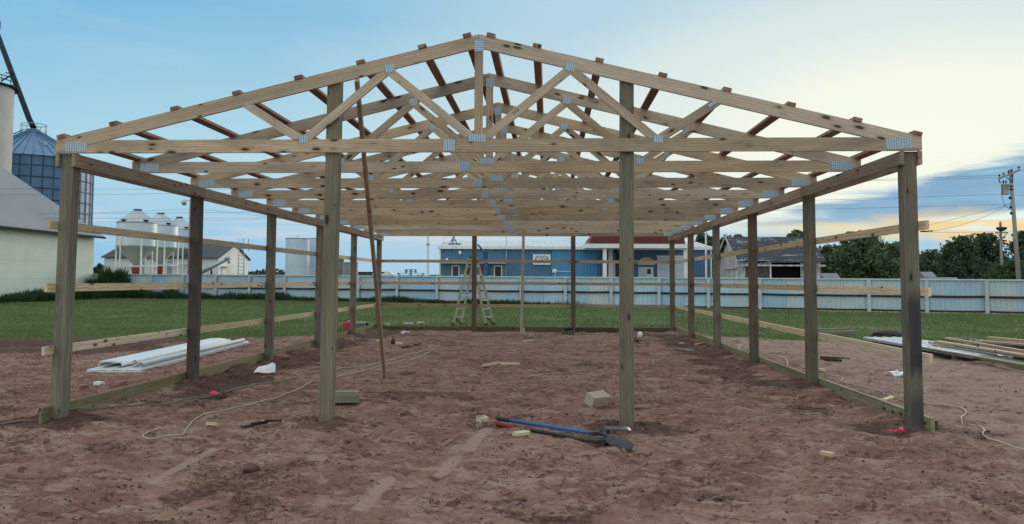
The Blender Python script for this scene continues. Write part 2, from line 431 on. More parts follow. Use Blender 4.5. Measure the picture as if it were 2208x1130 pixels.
class MB:
    def __init__(self):
        self.v, self.f, self.s, self.mi = [], [], [], []

    def add(self, vs, fs, smooth=False, mi=0):
        k = len(self.v)
        self.v += [tuple(p) for p in vs]
        self.f += [tuple(i + k for i in q) for q in fs]
        self.s += [smooth] * len(fs)
        self.mi += [mi] * len(fs)
        return self

    def box(self, x0, x1, y0, y1, z0, z1, mi=0):
        vs = [(x0, y0, z0), (x1, y0, z0), (x1, y1, z0), (x0, y1, z0), (x0, y0, z1), (x1, y0, z1), (x1, y1, z1), (x0, y1, z1)]
        return self.add(vs, [(0, 3, 2, 1), (4, 5, 6, 7), (0, 1, 5, 4), (1, 2, 6, 5), (2, 3, 7, 6), (3, 0, 4, 7)], mi=mi)

    def prism(self, pts, y0, y1, mi=0):           # polygon in x,z pushed along y
        n = len(pts)
        area = sum(pts[i][0] * pts[(i + 1) % n][1] - pts[(i + 1) % n][0] * pts[i][1] for i in range(n))
        if area < 0:
            pts = pts[::-1]
        vs = [(p[0], y0, p[1]) for p in pts] + [(p[0], y1, p[1]) for p in pts]
        fs = [tuple(range(n)), tuple(range(2 * n - 1, n - 1, -1))]
        fs += [(i, i + n, (i + 1) % n + n, (i + 1) % n) for i in range(n)]
        return self.add(vs, fs, mi=mi)

    def prism_x(self, pts, x0, x1, mi=0):         # polygon in y,z pushed along x
        n = len(pts)
        vs = [(x0, p[0], p[1]) for p in pts] + [(x1, p[0], p[1]) for p in pts]
        fs = [tuple(range(n))[::-1], tuple(range(n, 2 * n))]
        fs += [(i, (i + 1) % n, (i + 1) % n + n, i + n) for i in range(n)]
        area = sum(pts[i][0] * pts[(i + 1) % n][1] - pts[(i + 1) % n][0] * pts[i][1] for i in range(n))
        if area < 0:
            fs = [q[::-1] for q in fs]
        return self.add(vs, fs, mi=mi)

    def lathe(self, prof, n=24, c=(0, 0, 0), smooth=True, mi=0, a0=0.0, a1=2 * math.pi):   # [(r,z)...] about z
        vs, fs = [], []
        full = abs(a1 - a0 - 2 * math.pi) < 1e-6
        m_ = n if full else n + 1
        for r, z in prof:
            for i in range(m_):
                a = a0 + (a1 - a0) * i / n
                vs.append((c[0] + r * math.cos(a), c[1] + r * math.sin(a), c[2] + z))
        for j in range(len(prof) - 1):
            for i in range(n):
                i2 = (i + 1) % m_
                fs.append((j * m_ + i, j * m_ + i2, (j + 1) * m_ + i2, (j + 1) * m_ + i))
        return self.add(vs, fs, smooth, mi)

    def tube(self, pts, r, n=8, caps=True, mi=0, r1=None):
        pts = [Vector(p) for p in pts]
        N = len(pts)
        vs, fs = [], []
        ref = Vector((0, 0, 1))
        for i, p in enumerate(pts):
            d = (pts[min(i + 1, N - 1)] - pts[max(i - 1, 0)]).normalized()
            u = d.cross(ref)
            if u.length < 1e-3:
                u = d.cross(Vector((1, 0, 0)))
            u.normalize()
            w = u.cross(d)
            rr = r if r1 is None else r + (r1 - r) * i / (N - 1)
            for k in range(n):
                a = 2 * math.pi * k / n
                vs.append(p + (u * math.cos(a) + w * math.sin(a)) * rr)
        for i in range(N - 1):
            for k in range(n):
                k2 = (k + 1) % n
                fs.append((i * n + k, (i + 1) * n + k, (i + 1) * n + k2, i * n + k2))
        self.add(vs, fs, n > 5, mi)
        if caps:
            k0 = len(self.v) - len(vs)
            self.f += [tuple(k0 + i for i in range(n)), tuple(k0 + (N - 1) * n + i for i in range(n))[::-1]]
            self.s += [False, False]
            self.mi += [mi, mi]
        return self

    def beam(self, a, b, w, h, mi=0):             # rectangular bar from a to b
        a, b = Vector(a), Vector(b)
        d = (b - a).normalized()
        u = d.cross(Vector((0, 0, 1)))
        if u.length < 0.02:
            u = Vector((1, 0, 0))
        u.normalize()
        k = u.cross(d)
        vs = []
        for p in (a, b):
            for su, sk in ((-1, -1), (1, -1), (1, 1), (-1, 1)):
                vs.append(p + u * (su * w / 2) + k * (sk * h / 2))
        return self.add(vs, [(0, 1, 2, 3), (7, 6, 5, 4), (0, 4, 5, 1), (1, 5, 6, 2), (2, 6, 7, 3), (3, 7, 4, 0)], mi=mi)

    def mesh(self, name, mats):
        me = bpy.data.meshes.new(name)
        me.from_pydata(self.v, [], self.f)
        for mm in (mats if isinstance(mats, (list, tuple)) else [mats]):
            me.materials.append(MATS[mm])
        me.polygons.foreach_set('use_smooth', self.s)
        me.polygons.foreach_set('material_index', self.mi)
        me.update()
        return me

    def build(self, name, mats, parent=None, loc=(0, 0, 0), rot=(0, 0, 0)):
        return put(name, self.mesh(name, mats), parent, loc, rot)


def put(name, me, parent=None, loc=(0, 0, 0), rot=(0, 0, 0)):
    o = bpy.data.objects.new(name, me)
    C.objects.link(o)
    o.location = loc
    o.rotation_euler = rot
    if parent:
        o.parent = parent
    return o


def empty(name, loc=(0, 0, 0), rz=0.0, parent=None):
    o = bpy.data.objects.new(name, None)
    o.empty_display_size = 0.2
    C.objects.link(o)
    o.location = loc
    o.rotation_euler = (0, 0, rz)
    if parent:
        o.parent = parent
    return o


def tag(o, label=None, cat=None, group=None, kind=None):
    if cat and not kind:
        kind = 'thing'
    for k, v in (('label', label), ('category', cat), ('group', group), ('kind', kind)):
        if v:
            o[k] = v
    return o


def far_thing(name, x, D, label, cat, group=None, z=0.0):
    """an Empty facing the camera at the thing's base; parts use local x (right), y (away), z (up)"""
    return tag(empty(name, W3(x, D, z), YAW), label, cat, group)


def rib_sheet(w, h, pitch=0.23, depth=0.025, top=0.05, base=0.0, slope=None):
    """trapezoid ribbed sheet in the x,z plane facing -y; slope(x) gives an optional top height"""
    xs = [0.0]
    ys = [0.0]
    x = 0.0
    while x < w - 1e-6:
        for dx, yy in ((pitch - 2 * top, 0.0), (top * 0.45, -depth), (top * 0.7, -depth), (top * 0.85, 0.0)):
            x2 = min(w, x + dx)
            xs.append(x2)
            ys.append(yy)
            x = x2
    mb = MB()
    vs = []
    for a, b in zip(xs, ys):
        vs += [(a, b, base), (a, b, (h if slope is None else slope(a)))]
    fs = [(2 * i, 2 * i + 2, 2 * i + 3, 2 * i + 1) for i in range(len(xs) - 1)]
    mb.add(vs, fs)
    return mb


# ------------------------------------------------------------------ noise for the ground
_tab = rng.random((256, 256))


def vnoise(x, y, seed=0):
    x = np.asarray(x, float) + seed * 17.13
    y = np.asarray(y, float) + seed * 9.71
    xi = np.floor(x).astype(int)
    yi = np.floor(y).astype(int)
    fx = x - xi
    fy = y - yi
    fx = fx * fx * fx * (fx * (fx * 6 - 15) + 10)
    fy = fy * fy * fy * (fy * (fy * 6 - 15) + 10)
    a = _tab[xi & 255, yi & 255]
    b = _tab[(xi + 1) & 255, yi & 255]
    c = _tab[xi & 255, (yi + 1) & 255]
    d = _tab[(xi + 1) & 255, (yi + 1) & 255]
    return (a * (1 - fx) + b * fx) * (1 - fy) + (c * (1 - fx) + d * fx) * fy - 0.5


def sstep(v, a, b):
    t_ = np.clip((v - a) / (b - a), 0, 1)
    return t_ * t_ * (3 - 2 * t_)


# ------------------------------------------------------------------ measures of the frame
W = 9.144
H = 2.873
SL = 0.243
HH = 0.147
BAY = 3.229
LEN = BAY * 5 + 0.14
POSTS = []                                       # (x, y) of every post centre, for the spoil round it
for i in range(6):
    yy = i * BAY + (0.11 if i == 0 else 0.07)
    POSTS += [(0.108, yy), (W - 0.108, yy)]
ML0, ML1 = V(686.0, 908, 0.04), V(705.5, 185, 0.04)
MR0, MR1 = V(1337.5, 922, 0.04), V(1338.0, 175, 0.04)
POSTS += [(ML0.x + 0.07, 0.11), (MR0.x + 0.07, 0.11)]
BKX = [V(1017, 640, LEN - 0.14).x, V(1231, 640, LEN - 0.14).x]
POSTS += [(x + 0.07, LEN - 0.07) for x in BKX]

PRESS = [((1052, 925), (1008, 968), 0.14), ((985, 985), (953, 1018), 0.13), ((838, 1028), (775, 1092), 0.13), ((460, 965), (330, 1035), 0.10)]
PRESS = [(G(*a), G(*b), w_) for a, b, w_ in PRESS]


FA = W3(L(196, 600, 62)[0], 62, 0.06)
FB = W3(L(2260, 600, 42.3)[0], 42.3, -0.16)
_fd = (FB - FA).to_2d().normalized()
FN = (_fd.y, -_fd.x)                          # towards the camera


def lawn_mask(x, y):
    """1 on grass, 0 on bare dirt"""
    x = np.asarray(x, float)
    y = np.asarray(y, float)
    n = vnoise(x * 0.35, y * 0.35, 3) * 3.2 + vnoise(x * 1.3, y * 1.3, 4) * 1.4 + vnoise(x * 5, y * 5, 6) * 0.5
    yl = np.interp(x, [-30, -9, -5.5, -2.5, 0.0, 0.6, 9.0, 9.6, 12, 15, 18, 40], [9.6, 10.4, 10.8, 11.5, 13.8, 17.2, 17.2, 15.6, 13.2, 12.2, 13.2, 16])
    # distance in front of the fence line, right half: trodden dry strip
    ff = (x - FA.x) * FN[0] + (y - FA.y) * FN[1]
    dry = sstep(ff + n * 0.35, 0.2, 1.3) * 0.75 + 0.25
    return sstep(y - yl + n * 0.55, -0.5, 0.9) * np.where(x > 4, dry, np.maximum(dry, sstep(4 - x, 0, 4)))


def tilt(x, y):
    return -0.16 * sstep(np.asarray(x, float), 8.0, 26.0) * sstep(np.asarray(y, float), 14.0, 30.0) + 0.06 * sstep(-np.asarray(x, float), -2, 10) * sstep(np.asarray(y, float), 22.0, 45.0)


def ground_z(x, y, fine=True):
    x = np.asarray(x, float)
    y = np.asarray(y, float)
    near = sstep(-y, -24, -15) * sstep(np.abs(x - 5), 30, 16)
    dirt = 1 - lawn_mask(x, y)
    z = tilt(x, y) + 0.05 * vnoise(x * 0.22, y * 0.22, 1) * near
    rel = 0.036 * vnoise(x * 1.1, y * 1.1, 2) + 0.022 * vnoise(x * 2.7, y * 2.7, 5)
    if fine:
        a = vnoise(x * 6.3, y * 6.3, 7)
        b = vnoise(x * 13.0, y * 13.0, 8)
        c = vnoise(x * 27.0, y * 27.0, 9)
        lum = 0.5 * np.clip(vnoise(x * 10, y * 10, 21) - 0.10, 0, 1) + 0.6 * np.clip(vnoise(x * 21, y * 21, 23) - 0.10, 0, 1)
        rel = rel + 0.018 * a + 0.016 * b + 0.014 * c + 0.010 * vnoise(x * 48, y * 48, 25) + 0.045 * lum * sstep(vnoise(x * 0.9, y * 0.9, 24), -0.25, 0.2)
        u_ = x * 0.86 + y * 0.51
        v_ = -x * 0.51 + y * 0.86
        rel = rel + 0.030 * vnoise(u_ * 0.7, v_ * 6.5, 33) * sstep(-x, -4.2, -2.0) * sstep(-y, -0.6, 0.8)
        dim = vnoise(x * 3.4 + 2 * vnoise(x, y, 31), y * 3.4, 22)          # scuffs and boot prints
        rel = rel - 0.032 * sstep(dim, 0.14, 0.22)
    flat = np.ones_like(x)
    for p, q, w_ in PRESS:
        dx, dy = q.x - p.x, q.y - p.y
        ll = dx * dx + dy * dy
        s_ = ((x - p.x) * dx + (y - p.y) * dy) / ll
        dd = np.hypot(x - p.x - np.clip(s_, 0, 1) * dx, y - p.y - np.clip(s_, 0, 1) * dy)
        flat = flat * sstep(dd, w_ * 0.4, w_ * 0.65)
    z = z + rel * near * (0.12 + 0.88 * dirt) * (0.15 + 0.85 * flat) - 0.012 * (1 - flat)
    # earth banked against the skirt boards
    yy_ = sstep(y, -0.1, 0.4) * sstep(-y, -16.6, -16.1)
    bank = np.exp(-((x - 0.02) / 0.34) ** 2) + np.exp(-((x - W + 0.02) / 0.34) ** 2)
    z = z + 0.070 * bank * yy_ * (0.75 + 0.8 * vnoise(x * 1.5, y * 1.5, 27))
    for (px, py) in POSTS:
        r2 = ((x - px) ** 2 + (y - py) ** 2)
        z = z + 0.035 * np.exp(-r2 / 0.10) * (0.7 + 0.9 * vnoise(x * 7, y * 7, 12)) - 0.0
    return z


def gz(x, y):
    return float(ground_z(np.array([x]), np.array([y]))[0])


def moist(x, y):
    mk = np.zeros_like(x)
    for (px, py) in POSTS:
        sx_, sy_ = (1.0, 0.55) if py < 0.5 else (0.8, 0.6)
        d = np.hypot((x - px) / sx_, (y - py) / sy_) + vnoise(x * 2.2, y * 2.2, 14) * 0.7 + vnoise(x * 6, y * 6, 15) * 0.3
        mk = np.maximum(mk, 1 - sstep(d, 0.25, 0.95))
    # earth drifted along the inside of both walls
    n = vnoise(x * 1.2, y * 1.2, 16) * 0.8 + vnoise(x * 4, y * 4, 17) * 0.4
    e = np.minimum(np.abs(x - 0.55), np.abs(x - 8.5)) + n * 1.2
    mk = np.maximum(mk, 0.8 * (1 - sstep(e, 0.1, 0.7)) * sstep(y, 0.5, 2.0) * sstep(-y, -16.5, -15.0))
    mk = np.maximum(mk, 0.8 * sstep(-x + vnoise(x * .8, y * .8, 28) * 2.5, 1.8, 3.6) * sstep(y + vnoise(x * .7, y * .7, 29) * 2.5, 6.6, 8.6))
    mk = np.maximum(mk, 0.50 * sstep(vnoise(x * 0.9, y * 1.5, 18) + 0.8 * vnoise(x * 3.5, y * 5, 19), 0.12, 0.52))
    return mk


def axis_pts(parts):
    out = []
    for a, b, s0, s1 in parts:
        x = a
        while x < b - 1e-9:
            out.append(x)
            f = (x - a) / (b - a)
            x += s0 + (s1 - s0) * f
    return out


def build_ground():
    xs = axis_pts([(-1.5, 11.5, 0.022, 0.022), (11.5, 19, 0.03, 0.06), (19, 45, 0.1, 2.5), (45, 4000, 3, 420)]) + [4000]
    left = axis_pts([(1.5, 9, 0.036, 0.06), (9, 40, 0.1, 2.5), (40, 4000, 3, 420)]) + [4000]
    xs = np.array([-v for v in left][::-1] + xs)
    ys = axis_pts([(-4.4, 3.0, 0.014, 0.026), (3.0, 19, 0.026, 0.085), (19, 70, 0.1, 1.6), (70, 6000, 3, 500)]) + [6000]
    ys = np.array([-400, -120, -40, -15, -9, -7, -5.8, -5.0, -4.6] + ys)
    X, Y = np.meshgrid(xs, ys)
    Z = ground_z(X, Y)
    nx, ny = len(xs), len(ys)
    co = np.stack([X, Y, Z], -1).reshape(-1, 3)
    idx = np.arange(nx * ny).reshape(ny, nx)
    q = np.stack([idx[:-1, :-1], idx[:-1, 1:], idx[1:, 1:], idx[1:, :-1]], -1).reshape(-1, 4)
    me = bpy.data.meshes.new('ground')
    me.vertices.add(len(co))
    me.vertices.foreach_set('co', co.ravel())
    me.loops.add(q.size)
    me.loops.foreach_set('vertex_index', q.ravel().astype(np.int32))
    me.polygons.add(len(q))
    me.polygons.foreach_set('loop_start', np.arange(0, q.size, 4, dtype=np.int32))
    me.polygons.foreach_set('use_smooth', np.ones(len(q), bool))
    me.update(calc_edges=True)
    me.validate()
    fl = np.zeros(X.size)
    for p, qq, w_ in PRESS:
        dx, dy = qq.x - p.x, qq.y - p.y
        s_ = np.clip(((X - p.x) * dx + (Y - p.y) * dy) / (dx * dx + dy * dy), 0, 1)
        dd = np.hypot(X - p.x - s_ * dx, Y - p.y - s_ * dy)
        fl = np.maximum(fl, (1 - sstep(dd, w_ * 0.4, w_ * 0.6)).ravel())
    for nm, arr in (('lawn', lawn_mask(X, Y).ravel()), ('moist', moist(X, Y).ravel()), ('press', fl)):
        at = me.attributes.new(nm, 'FLOAT', 'POINT')
        at.data.foreach_set('value', arr.astype(np.float32))
    me.materials.append(MATS['ground'])
    o = put('ground', me)
    tag(o, 'bare reddish dirt building site with lawn beyond', None, kind='structure')
    return o


mt, t = mat('ground')
co = objco(t)
at = lambda nm: t.n('ShaderNodeAttribute', {'attribute_name': nm}).outputs['Fac']
n1 = t.noise(co, 0.55, 7, 0.62, 0.3)
n2 = t.noise(t.mapping(co, (3.0, 4.2, 3.0)), 1.0, 8, 0.66, 0.5)
n3 = t.noise(co, 22.0, 6, 0.7)
n4 = t.noise(co, 75.0, 3, 0.6)
v = t.math('ADD', t.math('MULTIPLY', n1, 0.34), t.math('ADD', t.math('MULTIPLY', n2, 0.38), t.math('MULTIPLY', n3, 0.28)))
dirt = t.ramp(v, [(0.36, (0.125, 0.060, 0.046)), (0.45, (0.195, 0.102, 0.078)), (0.52, (0.248, 0.142, 0.108)), (0.60, (0.31, 0.193, 0.150))])
crust = t.noise(t.mapping(co, (2.6, 4.6, 2.6), (5, 2, 0), (0, 0, 0.5)), 1.0, 9, 0.66, 1.0)
dirt = t.mix(t.math('MULTIPLY', t.smooth(crust, 0.50, 0.60), 0.70), dirt, (0.36, 0.245, 0.192, 1))
crumb = t.noise(t.mapping(co, (13.0, 17.0, 13.0), (1, 7, 0)), 1.0, 8, 0.72, 0.5)
drift = t.noise(t.mapping(co, (2.2, 3.4, 2.2), (15, 22, 0), (0, 0, -0.4)), 1.0, 6, 0.62, 0.8)
ck = t.smooth(t.math('ADD', crumb, t.math('MULTIPLY', t.math('SUBTRACT', drift, 0.5), 0.55)), 0.53, 0.60)
dirt = t.mix(t.math('MULTIPLY', ck, 0.75), dirt, (0.075, 0.040, 0.034, 1))
wet = t.ramp(v, [(0.36, (0.034, 0.019, 0.017)), (0.5, (0.080, 0.043, 0.037)), (0.62, (0.165, 0.098, 0.081))])
wm = t.smooth(t.math('ADD', at('moist'), t.math('MULTIPLY', t.math('SUBTRACT', crumb, 0.5), 1.1)), 0.30, 0.62)
dirt = t.mix(t.math('MULTIPLY', wm, 0.84), dirt, wet)
# the sandier, trodden ground right of the frame
sx, sy, sz = t.n('ShaderNodeSeparateXYZ', None, Vector=co).outputs
sand = t.math('MULTIPLY', t.smooth(t.math('ADD', sx, t.math('MULTIPLY', n1, 3.0)), 10.2, 12.0), t.smooth(n2, 0.30, 0.52))
dirt = t.mix(t.math('MULTIPLY', sand, 0.6), dirt, (0.34, 0.25, 0.21, 1))
spk = t.smooth(n4, 0.66, 0.74)
dirt = t.mix(t.math('MULTIPLY', spk, 0.5), dirt, (0.07, 0.04, 0.034, 1))
dirt = t.mix(t.math('MULTIPLY', at('press'), 0.75), dirt, (0.35, 0.245, 0.205, 1))
g1 = t.noise(co, 0.35, 6, 0.6, 0.4)
g2 = t.noise(co, 9.0, 5, 0.6)
grass = t.ramp(t.math('ADD', t.math('MULTIPLY', g1, 0.65), t.math('MULTIPLY', g2, 0.35)), [(0.34, (0.042, 0.075, 0.026)), (0.5, (0.085, 0.125, 0.046)), (0.62, (0.18, 0.175, 0.09))])
full = t.mix(at('lawn'), dirt, grass)
finish(t, full, 0.95, 0, t.math('ADD', t.math('MULTIPLY', n3, 0.6), t.math('ADD', t.math('MULTIPLY', n4, 0.25), t.math('MULTIPLY', crumb, 0.7))), 0.75, 0.03, spec=0.15)
build_ground()


def tri_mesh(name, co, tris, matname, smooth=False):
    me = bpy.data.meshes.new(name)
    me.vertices.add(len(co))
    me.vertices.foreach_set('co', np.ascontiguousarray(co, dtype=np.float32).ravel())
    me.loops.add(tris.size)
    me.loops.foreach_set('vertex_index', tris.ravel().astype(np.int32))
    me.polygons.add(len(tris))
    me.polygons.foreach_set('loop_start', np.arange(0, tris.size, tris.shape[1], dtype=np.int32))
    if smooth:
        me.polygons.foreach_set('use_smooth', np.ones(len(tris), bool))
    me.update(calc_edges=True)
    me.materials.append(MATS[matname])
    return me


def blades(x, y, z, hgt, wid, lean):
    """one bent blade (two triangles stacked) per point"""
    n = len(x)
    a = rng.random(n) * 2 * np.pi
    b = rng.random(n) * 2 * np.pi
    dx, dy = np.cos(a) * wid, np.sin(a) * wid
    lx, ly = np.cos(b) * lean * hgt, np.sin(b) * lean * hgt
    v0 = np.stack([x - dx, y - dy, z - 0.01], -1)
    v1 = np.stack([x + dx, y + dy, z - 0.01], -1)
    v2 = np.stack([x + lx * 0.4 + dx * 0.6, y + ly * 0.4 + dy * 0.6, z + hgt * 0.6], -1)
    v3 = np.stack([x + lx, y + ly, z + hgt], -1)
    co = np.stack([v0, v1, v2, v3], 1).reshape(-1, 3)
    k = np.arange(n)[:, None] * 4
    tr = np.concatenate([k + np.array([[0, 1, 2]]), k + np.array([[0, 2, 3]])], 0)
    return co, tr


def build_lawn():
    n = 330000
    # more blades near, fewer far
    u = rng.random(n)
    y = 9.5 + 46 * u ** 1.55
    half = 9 + (y + 8.4) * 0.62
    x = 5.3 - 0.046 * (y + 8.4) + (rng.random(n) * 2 - 1) * half
    keep = rng.random(n) < lawn_mask(x, y) * (0.55 + 0.9 * (vnoise(x * 0.5, y * 0.5, 41) + 0.5))
    x, y = x[keep], y[keep]
    far = np.clip((y + 8) / 26, 1.0, 2.2)
    h = (0.035 + 0.05 * rng.random(len(x))) * (1 + 0.7 * vnoise(x * 0.9, y * 0.9, 42)) * np.sqrt(far)
    co, tr = blades(x, y, ground_z(x, y, False), h, 0.007 * far, 0.7)
    tag(put('lawn_grass', tri_mesh('lawn_grass', co, tr, 'lawn_blade')), 'short green lawn grass between the dirt and the fence', 'grass', kind='stuff')


build_lawn()


def build_clods():
    base = np.array([(0, 0, 1), (0.9, 0, 0.3), (0.28, 0.86, 0.3), (-0.73, 0.53, 0.3), (-0.73, -0.53, 0.3), (0.28, -0.86, 0.3), (0.1, 0.1, -0.5)])
    tris = np.array([(0, 1, 2), (0, 2, 3), (0, 3, 4), (0, 4, 5), (0, 5, 1), (6, 2, 1), (6, 3, 2), (6, 4, 3), (6, 5, 4), (6, 1, 5)])
    n = 90000
    y = -4.2 + 20 * rng.random(n) ** 1.6
    x = 5.3 + (rng.random(n) * 2 - 1) * (3.6 + (y + 4.2) * 0.62)
    k = moist(x, y)
    keep = (rng.random(n) < 0.10 + 0.9 * k) & (lawn_mask(x, y) < 0.4)
    x, y, k = x[keep], y[keep], k[keep]
    n = len(x)
    s = (0.0035 + 0.013 * rng.random(n) ** 4) * (1 + 1.1 * k * rng.random(n))
    big = rng.random(n) < 0.010
    s[big] *= 1.9
    z = ground_z(x, y)
    a = rng.random(n) * 6.28
    v = base[None] * (0.7 + 0.6 * rng.random((n, 7, 1))) * s[:, None, None]
    v = v * np.array([1.25, 1.0, 0.75])
    c, s_ = np.cos(a)[:, None], np.sin(a)[:, None]
    vx = v[:, :, 0] * c - v[:, :, 1] * s_ + x[:, None]
    vy = v[:, :, 0] * s_ + v[:, :, 1] * c + y[:, None]
    vz = v[:, :, 2] + z[:, None]
    co = np.stack([vx, vy, vz], -1).reshape(-1, 3)
    tr = (np.arange(n)[:, None, None] * 7 + tris[None]).reshape(-1, 3)
    tag(put('dirt_clods', tri_mesh('dirt_clods', co, tr, 'clay_lump')), 'loose dark dirt crumbs scattered over the bare ground', 'dirt', kind='stuff')
    # dry straw and stalks
    n = 260
    y = -3.6 + 12 * rng.random(n) ** 1.3
    x = 5.3 + (rng.random(n) * 2 - 1) * (3.4 + (y + 4) * 0.6)
    cl = np.array([G(560, 975)[:2], G(580, 935)[:2], G(30, 1075)[:2], G(700, 1110)[:2], G(1650, 900)[:2]])
    pick = rng.integers(0, 5, n)
    on = rng.random(n) < 0.5
    x[on] = cl[pick[on], 0] + rng.normal(0, 0.16, on.sum())
    y[on] = cl[pick[on], 1] + rng.normal(0, 0.13, on.sum())
    a = rng.random(n) * 6.28
    ln = 0.03 + 0.09 * rng.random(n)
    w_ = 0.0016
    z = ground_z(x, y) + 0.010
    z2 = ground_z(x + np.cos(a) * ln, y + np.sin(a) * ln) + 0.012
    v = [np.stack([x - np.sin(a) * w_, y + np.cos(a) * w_, z], -1), np.stack([x + np.sin(a) * w_, y - np.cos(a) * w_, z], -1),
         np.stack([x + np.cos(a) * ln, y + np.sin(a) * ln, z2], -1), np.stack([x + np.cos(a) * ln * .5, y + np.sin(a) * ln * .5, (z + z2) / 2 + 0.006], -1)]
    co = np.stack(v, 1).reshape(-1, 3)
    k4 = np.arange(n)[:, None] * 4
    tr = np.concatenate([k4 + np.array([[0, 1, 2]]), k4 + np.array([[0, 1, 3]]), k4 + np.array([[0, 2, 3]]), k4 + np.array([[1, 3, 2]])], 0)
    tag(put('dry_straw', tri_mesh('dry_straw', co, tr, 'straw')), 'thin dry straw stalks strewn on the dirt', 'straw', kind='stuff')


build_clods()

# ------------------------------------------------------------------ the pole barn frame
frame = tag(empty('barn_frame', (0, 0, 0)), 'open wooden pole barn frame with roof trusses standing on bare dirt', 'barn frame')


def chamfer_post(w, d, h, c=0.007, top_shift=(0, 0)):
    """square post with eased edges; base corner at the origin, top may lean"""
    ring = [(c, 0), (w - c, 0), (w, c), (w, d - c), (w - c, d), (c, d), (0, d - c), (0, c)]
    mb = MB()
    vs = [(x, y, 0) for x, y in ring] + [(x + top_shift[0], y + top_shift[1], h) for x, y in ring]
    fs = [tuple(range(8))[::-1], tuple(range(8, 16))] + [(i, (i + 1) % 8, (i + 1) % 8 + 8, i + 8) for i in range(8)]
    return mb.add(vs, fs)


SUNK = 0.35
post_mesh = chamfer_post(0.14, 0.14, H - 0.004 + SUNK).mesh('post', 'post_wood')
post_brown = chamfer_post(0.14, 0.14, H - 0.004 + SUNK).mesh('post', 'post_brown')
post_dark = chamfer_post(0.14, 0.14, H - 0.004 + SUNK).mesh('post', 'post_dark')
post_lean = chamfer_post(0.14, 0.14, H - 0.004 + SUNK, top_shift=(0.028, 0)).mesh('post', 'post_wood')
post_scorch = chamfer_post(0.14, 0.14, H - 0.004 + SUNK, top_shift=(-0.012, 0)).mesh('post', 'post_scorched')
for i in range(6):
    y = i * BAY + (0.042 if i == 0 else 0)
    pm = post_lean if i == 0 else (post_dark if i == 1 else post_mesh if i == 2 else post_brown)
    o = put('post', pm, frame, (0.040 - (0.028 if i == 0 else 0), y, -SUNK))
    if i == 1:
        o['label'] = 'darkest weathered corner-side post with a black split'
    o = put('post', post_scorch if i == 0 else (post_mesh if i < 2 else post_brown), frame, (W - 0.180 + (0.012 if i == 0 else 0), y, -SUNK))
    if i == 0:
        o['label'] = 'front right corner post with black scorch stains'


def roof_under(x):
    return H + HH + SL * min(x, W - x) - 0.144


for (a, b) in ((ML0, ML1), (MR0, MR1)):
    hz = b.z
    sh = (b.x - a.x) / (b.z - a.z)
    x0 = a.x + sh * (-SUNK - a.z)
    # the post runs up behind the truss to the underside of the roof sheeting line
    tp = H + HH + SL * min(b.x, W - b.x - 0.14) - 0.02
    chamfer_post(0.14, 0.14, tp + SUNK, top_shift=(sh * (tp + SUNK), 0)).build('post', 'post_wood', frame, (x0, 0.042, -SUNK))
for x in BKX:
    put('post', post_brown, frame, (x, LEN - 0.14, -SUNK))

# plates carrying the trusses, inside and outside of each row of posts
cuts = [0.002, BAY + 0.10, 3 * BAY + 0.05, LEN + 0.036]
for x0, x1 in ((0.0, 0.038), (0.182, 0.220), (W - 0.220, W - 0.182), (W - 0.038, W)):
    for a, b in zip(cuts[:-1], cuts[1:]):
        MB().box(0, x1 - x0, 0, b - a - 0.003, 0, 0.138).build('wall_plate', 'pine_y', frame, (x0, a, H - 0.141 + random.uniform(-.003, .001)))

# wall girts on the outside of the posts, and the treated skirt boards
for zc, nm in ((0.757, 'girt'), (1.43, 'girt'), (2.10, 'girt')):
    for side in (0, 1):
        gc = [-0.10 - random.uniform(0, 0.03), BAY + 0.07, 3 * BAY + 0.07, LEN + 0.04]
        if side:
            gc[1:3] = [BAY + 0.07, 3 * BAY + 0.07]
        for a, b in zip(gc[:-1], gc[1:]):
            x0 = 0.0 if side == 0 else W - 0.038
            dz = random.uniform(-.006, .006)
            MB().box(0, 0.036, 0, b - a - 0.004, -0.0445, 0.0445).build('girt', 'girt_y', frame, (x0 + (0.001 if side else 0.001), a, zc + dz))
    xs = [0.0, BKX[0] + 0.07, BKX[1] + 0.07, W]
    for a, b in zip(xs[:-1], xs[1:]):
        MB().box(0, b - a - 0.004, 0, 0.038, -0.0445, 0.0445).build('girt', 'girt_x', frame, (a, LEN + 0.002, zc + random.uniform(-.005, .005)))
for side in (0, 1):
    gc = [-0.12, BAY + 0.07, 3 * BAY + 0.07, LEN + 0.04]
    for a, b in zip(gc[:-1], gc[1:]):
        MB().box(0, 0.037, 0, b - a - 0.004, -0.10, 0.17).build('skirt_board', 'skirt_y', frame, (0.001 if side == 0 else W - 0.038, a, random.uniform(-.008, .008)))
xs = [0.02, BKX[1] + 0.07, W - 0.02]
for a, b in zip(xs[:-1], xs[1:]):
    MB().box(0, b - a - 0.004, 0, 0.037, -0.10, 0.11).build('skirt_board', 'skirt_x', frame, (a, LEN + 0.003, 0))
# scrap end of skirt board at the two front corners
MB().box(0, 0.10, 0, 0.037, -0.05, 0.115).build('skirt_board', 'skirt_x', frame, (-0.105, 0.03, 0))
MB().box(0, 0.09, 0, 0.037, -0.05, 0.125).build('skirt_board', 'skirt_x', frame, (W + 0.004, 0.02, 0))

# ---- one truss as a list of members, then eleven of them
CD = 0.144
PK = H + HH + SL * W / 2
ang = math.atan(SL)
TH = 0.038


def member(name, pts, a, origin, matname, y0=0.0, y1=TH):
    """polygon (x,z) in the truss plane -> mesh whose local x runs along the member"""
    ca, sa = math.cos(a), math.sin(a)
    loc = [((x - origin[0]) * ca + (z - origin[1]) * sa, -(x - origin[0]) * sa + (z - origin[1]) * ca) for x, z in pts]
    return (name, MB().prism(loc, y0, y1).mesh(name, matname), (origin[0], 0, origin[1]), (0, -a, 0))


